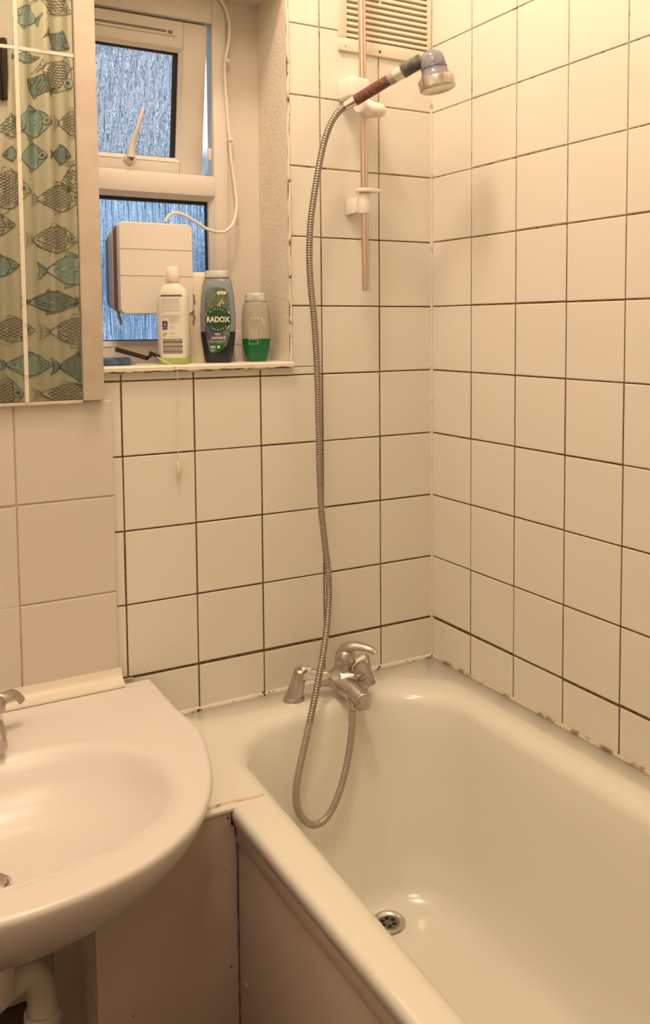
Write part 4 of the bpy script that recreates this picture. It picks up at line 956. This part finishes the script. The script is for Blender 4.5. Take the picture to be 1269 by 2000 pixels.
def ribbon(mb, pts, w, off=0.0028):
    n = len(pts); L_, R_ = [], []
    for i, (x, y) in enumerate(pts):
        xa, ya = pts[max(0, i-1)]; xb, yb = pts[min(n-1, i+1)]; dx, dy = xb-xa, yb-ya; l = math.hypot(dx, dy) or 1
        L_.append(vw(x-dy/l*w/2, y+dx/l*w/2, off)); R_.append(vw(x+dy/l*w/2, y-dx/l*w/2, off))
    mb.add(L_+R_, [(i, i+1, n+i+1, n+i) for i in range(n-1)])
def fillpoly(mb, pts, off=0.0015):
    cx_, cy_ = sum(p[0] for p in pts)/len(pts), sum(p[1] for p in pts)/len(pts)
    n = len(pts); V = []
    for f_ in (0.01, 0.25, 0.5, 0.75, 1.0): V += [vw(cx_+(x-cx_)*f_, cy_+(y-cy_)*f_, off) for x, y in pts]
    mb.add(V, [(r*n+k, r*n+(k+1) % n, (r+1)*n+(k+1) % n, (r+1)*n+k) for r in range(4) for k in range(n)])
def fish(cx, cy, L_, H, style, d=1, rot=0.0, w=1.1):
    """d = 1 faces right; style: teal, dark, ink"""
    c_, s_ = math.cos(rot), math.sin(rot)
    def q(u, v_): x, y = u*L_*0.5*d, v_*H*0.5; return (cx+x*c_-y*s_, cy+x*s_+y*c_)
    top = [(-0.72, 0.0-0.10), (-0.45, -0.52), (-0.1, -0.92), (0.25, -1.0), (0.55, -0.72), (0.82, -0.30), (1.0, 0.0)]
    body = [Vector((a, b, 0)) for a, b in top]+[Vector((a, -b*0.95, 0)) for a, b in reversed(top[:-1])]
    bp = [q(p.x, p.y) for p in spline(body, 5, closed=True)]
    tail = [q(-0.70, -0.08), q(-0.84, -0.35), q(-1.02, -0.62), q(-0.93, 0.0), q(-1.02, 0.62), q(-0.84, 0.35), q(-0.70, 0.08)]
    fin = [q(-0.15, -0.85), q(-0.08, -1.28), q(0.22, -1.12), q(0.32, -0.92)]; fin2 = [q(-0.10, 0.85), q(-0.16, 1.22), q(0.10, 1.12), q(0.16, 0.9)]
    if style in ('teal', 'dark'):
        m1 = teal if style == 'teal' else dark
        for P in (bp, tail, fin, fin2): fillpoly(m1, P)
        for k in range(5):
            u = -0.5+0.22*k; hh = 0.75*(1-abs(u+0.05))
            ribbon(dark if style == 'teal' else ink, [q(u, -hh), q(u+0.06, 0), q(u, hh)], w*0.8)
    else:
        fillpoly(pale, bp, 0.0012)
        nr = max(4, int(H/7)); nc = max(4, int(L_/11))
        for i in range(nc):
            for j in range(nr):
                u = -0.55+1.05*i/nc; v0 = -0.85+1.7*(j+0.5*(i % 2))/nr
                lim = 0.95*math.sqrt(max(0, 1-((u-0.15)/0.85)**2))
                if abs(v0) < lim-0.05:
                    ribbon(ink, [q(u, v0-0.75/nr), q(u+0.95/nc, v0-0.1), q(u+0.95/nc, v0+0.25/nr), q(u, v0+0.9/nr)], w)
    ribbon(ink, bp+[bp[0]], w)
    for P in (tail, fin, fin2): ribbon(ink, P+[P[0]] if P is tail else P, w*0.9)
    for k in (-0.3, 0, 0.3): ribbon(ink, [q(-0.76, k*0.3), q(-0.96, k)], w*0.7)
    ribbon(ink, [q(0.42, -0.78), q(0.56, -0.2), q(0.54, 0.3), q(0.42, 0.76)], w)
    ex, ey = q(0.72, -0.10); r = H*0.14
    circ = lambda rr_: [(ex+rr_*math.cos(2*PI*k/14), ey+rr_*math.sin(2*PI*k/14)) for k in range(15)]
    fillpoly(pale, circ(r)[:-1], 0.0036); fillpoly(teal, circ(r*0.72)[:-1], 0.0044); fillpoly(ink, circ(r*0.35)[:-1], 0.0052)
    ribbon(ink, circ(r), w*0.8, 0.0046)
for a_ in ((-12, 440, 80, 46, 'ink'), (-4, 520, 84, 40, 'teal'), (103, 469, 104, 52, 'ink'), (135, 528, 120, 58, 'teal'), (98, 590, 116, 40, 'dark'), (20, 645, 96, 46, 'ink'), (148, 648, 140, 54, 'ink'),
           (52, 713, 104, 44, 'teal'), (160, 716, 120, 58, 'dark'), (8, 770, 74, 62, 'ink'), (130, 770, 130, 40, 'ink'), (112, 388, 100, 52, 'ink'), (10, 372, 100, 74, 'ink'), (62, 306, 56, 50, 'teal'), (118, 303, 44, 34, 'dark'),
           (60, 240, 80, 56, 'teal'), (142, 240, 74, 50, 'ink'), (108, 148, 80, 70, 'ink', 1, 0.6), (78, 168, 56, 40, 'dark', -1, 0.5), (112, 80, 56, 36, 'dark', 1, 0.5), (48, 112, 56, 20, 'teal'), (52, 32, 52, 42, 'teal', -1, 0.3),
           (104, 8, 80, 40, 'ink', 1, 0.4), (155, 345, 70, 80, 'ink', 1, 1.2), (20, 250, 60, 40, 'ink'), (22, 302, 34, 24, 'teal', -1), (160, 590, 24, 40, 'ink', 1, 0.1)):
    fish(*a_)
teal.build('teal_print', mat('print_teal', (0.22, 0.30, 0.26), 0.6), cur, smooth=False)
dark.build('dark_print', mat('print_dark', (0.16, 0.20, 0.18), 0.6), cur, smooth=False)
ink.build('line_print', mat('print_ink', (0.085, 0.075, 0.06), 0.6), cur, smooth=False)
pale.build('pale_print', mat('print_pale', (0.41, 0.39, 0.30), 0.6), cur, smooth=False)
MB().tube([(XL, YC, 1.845), (0, YC, 1.845)], 0.010, 12).build('curtain_pole', CHROME_B, cur)
# dark towel on the rear wall, glimpsed at the mirror's left
tw = MB(); v = []
for i in range(13):
    for j in range(9):
        x = -0.64+0.075*i/12; z = 1.64+0.25*j/8; v.append((x, -2.2-0.07+0.012*math.sin(i*1.2+j*0.2), z))
tw.add(v, [(i*9+j, (i+1)*9+j, (i+1)*9+j+1, i*9+j+1) for i in range(12) for j in range(8)])
two = tw.build('towel', mat('brown_towel', (0.085, 0.055, 0.04), 0.9, bump=(200, 0.6, 0.003)))
sm_ = two.modifiers.new('thick', 'SOLIDIFY'); sm_.thickness = 0.006
tag(two, 'dark brown towel hanging on the rear wall, glimpsed in the mirror', 'towel')

# ------------------------------------------------------------------ ceiling lamp
cl_ = thing('ceiling_lamp', 'round ceiling lamp base on the ceiling over the bath tap end', 'lamp', (LAMP_POS[0], LAMP_POS[1], CEIL))
MB().lathe((LAMP_POS[0], LAMP_POS[1], CEIL), (0, 0, -1), [(0, 0.06), (0.02, 0.055), (0.03, 0.03), (0.06, 0.025), (0.062, 0)], 32, caps=False).build('lamp_base', PLASTIC, cl_)
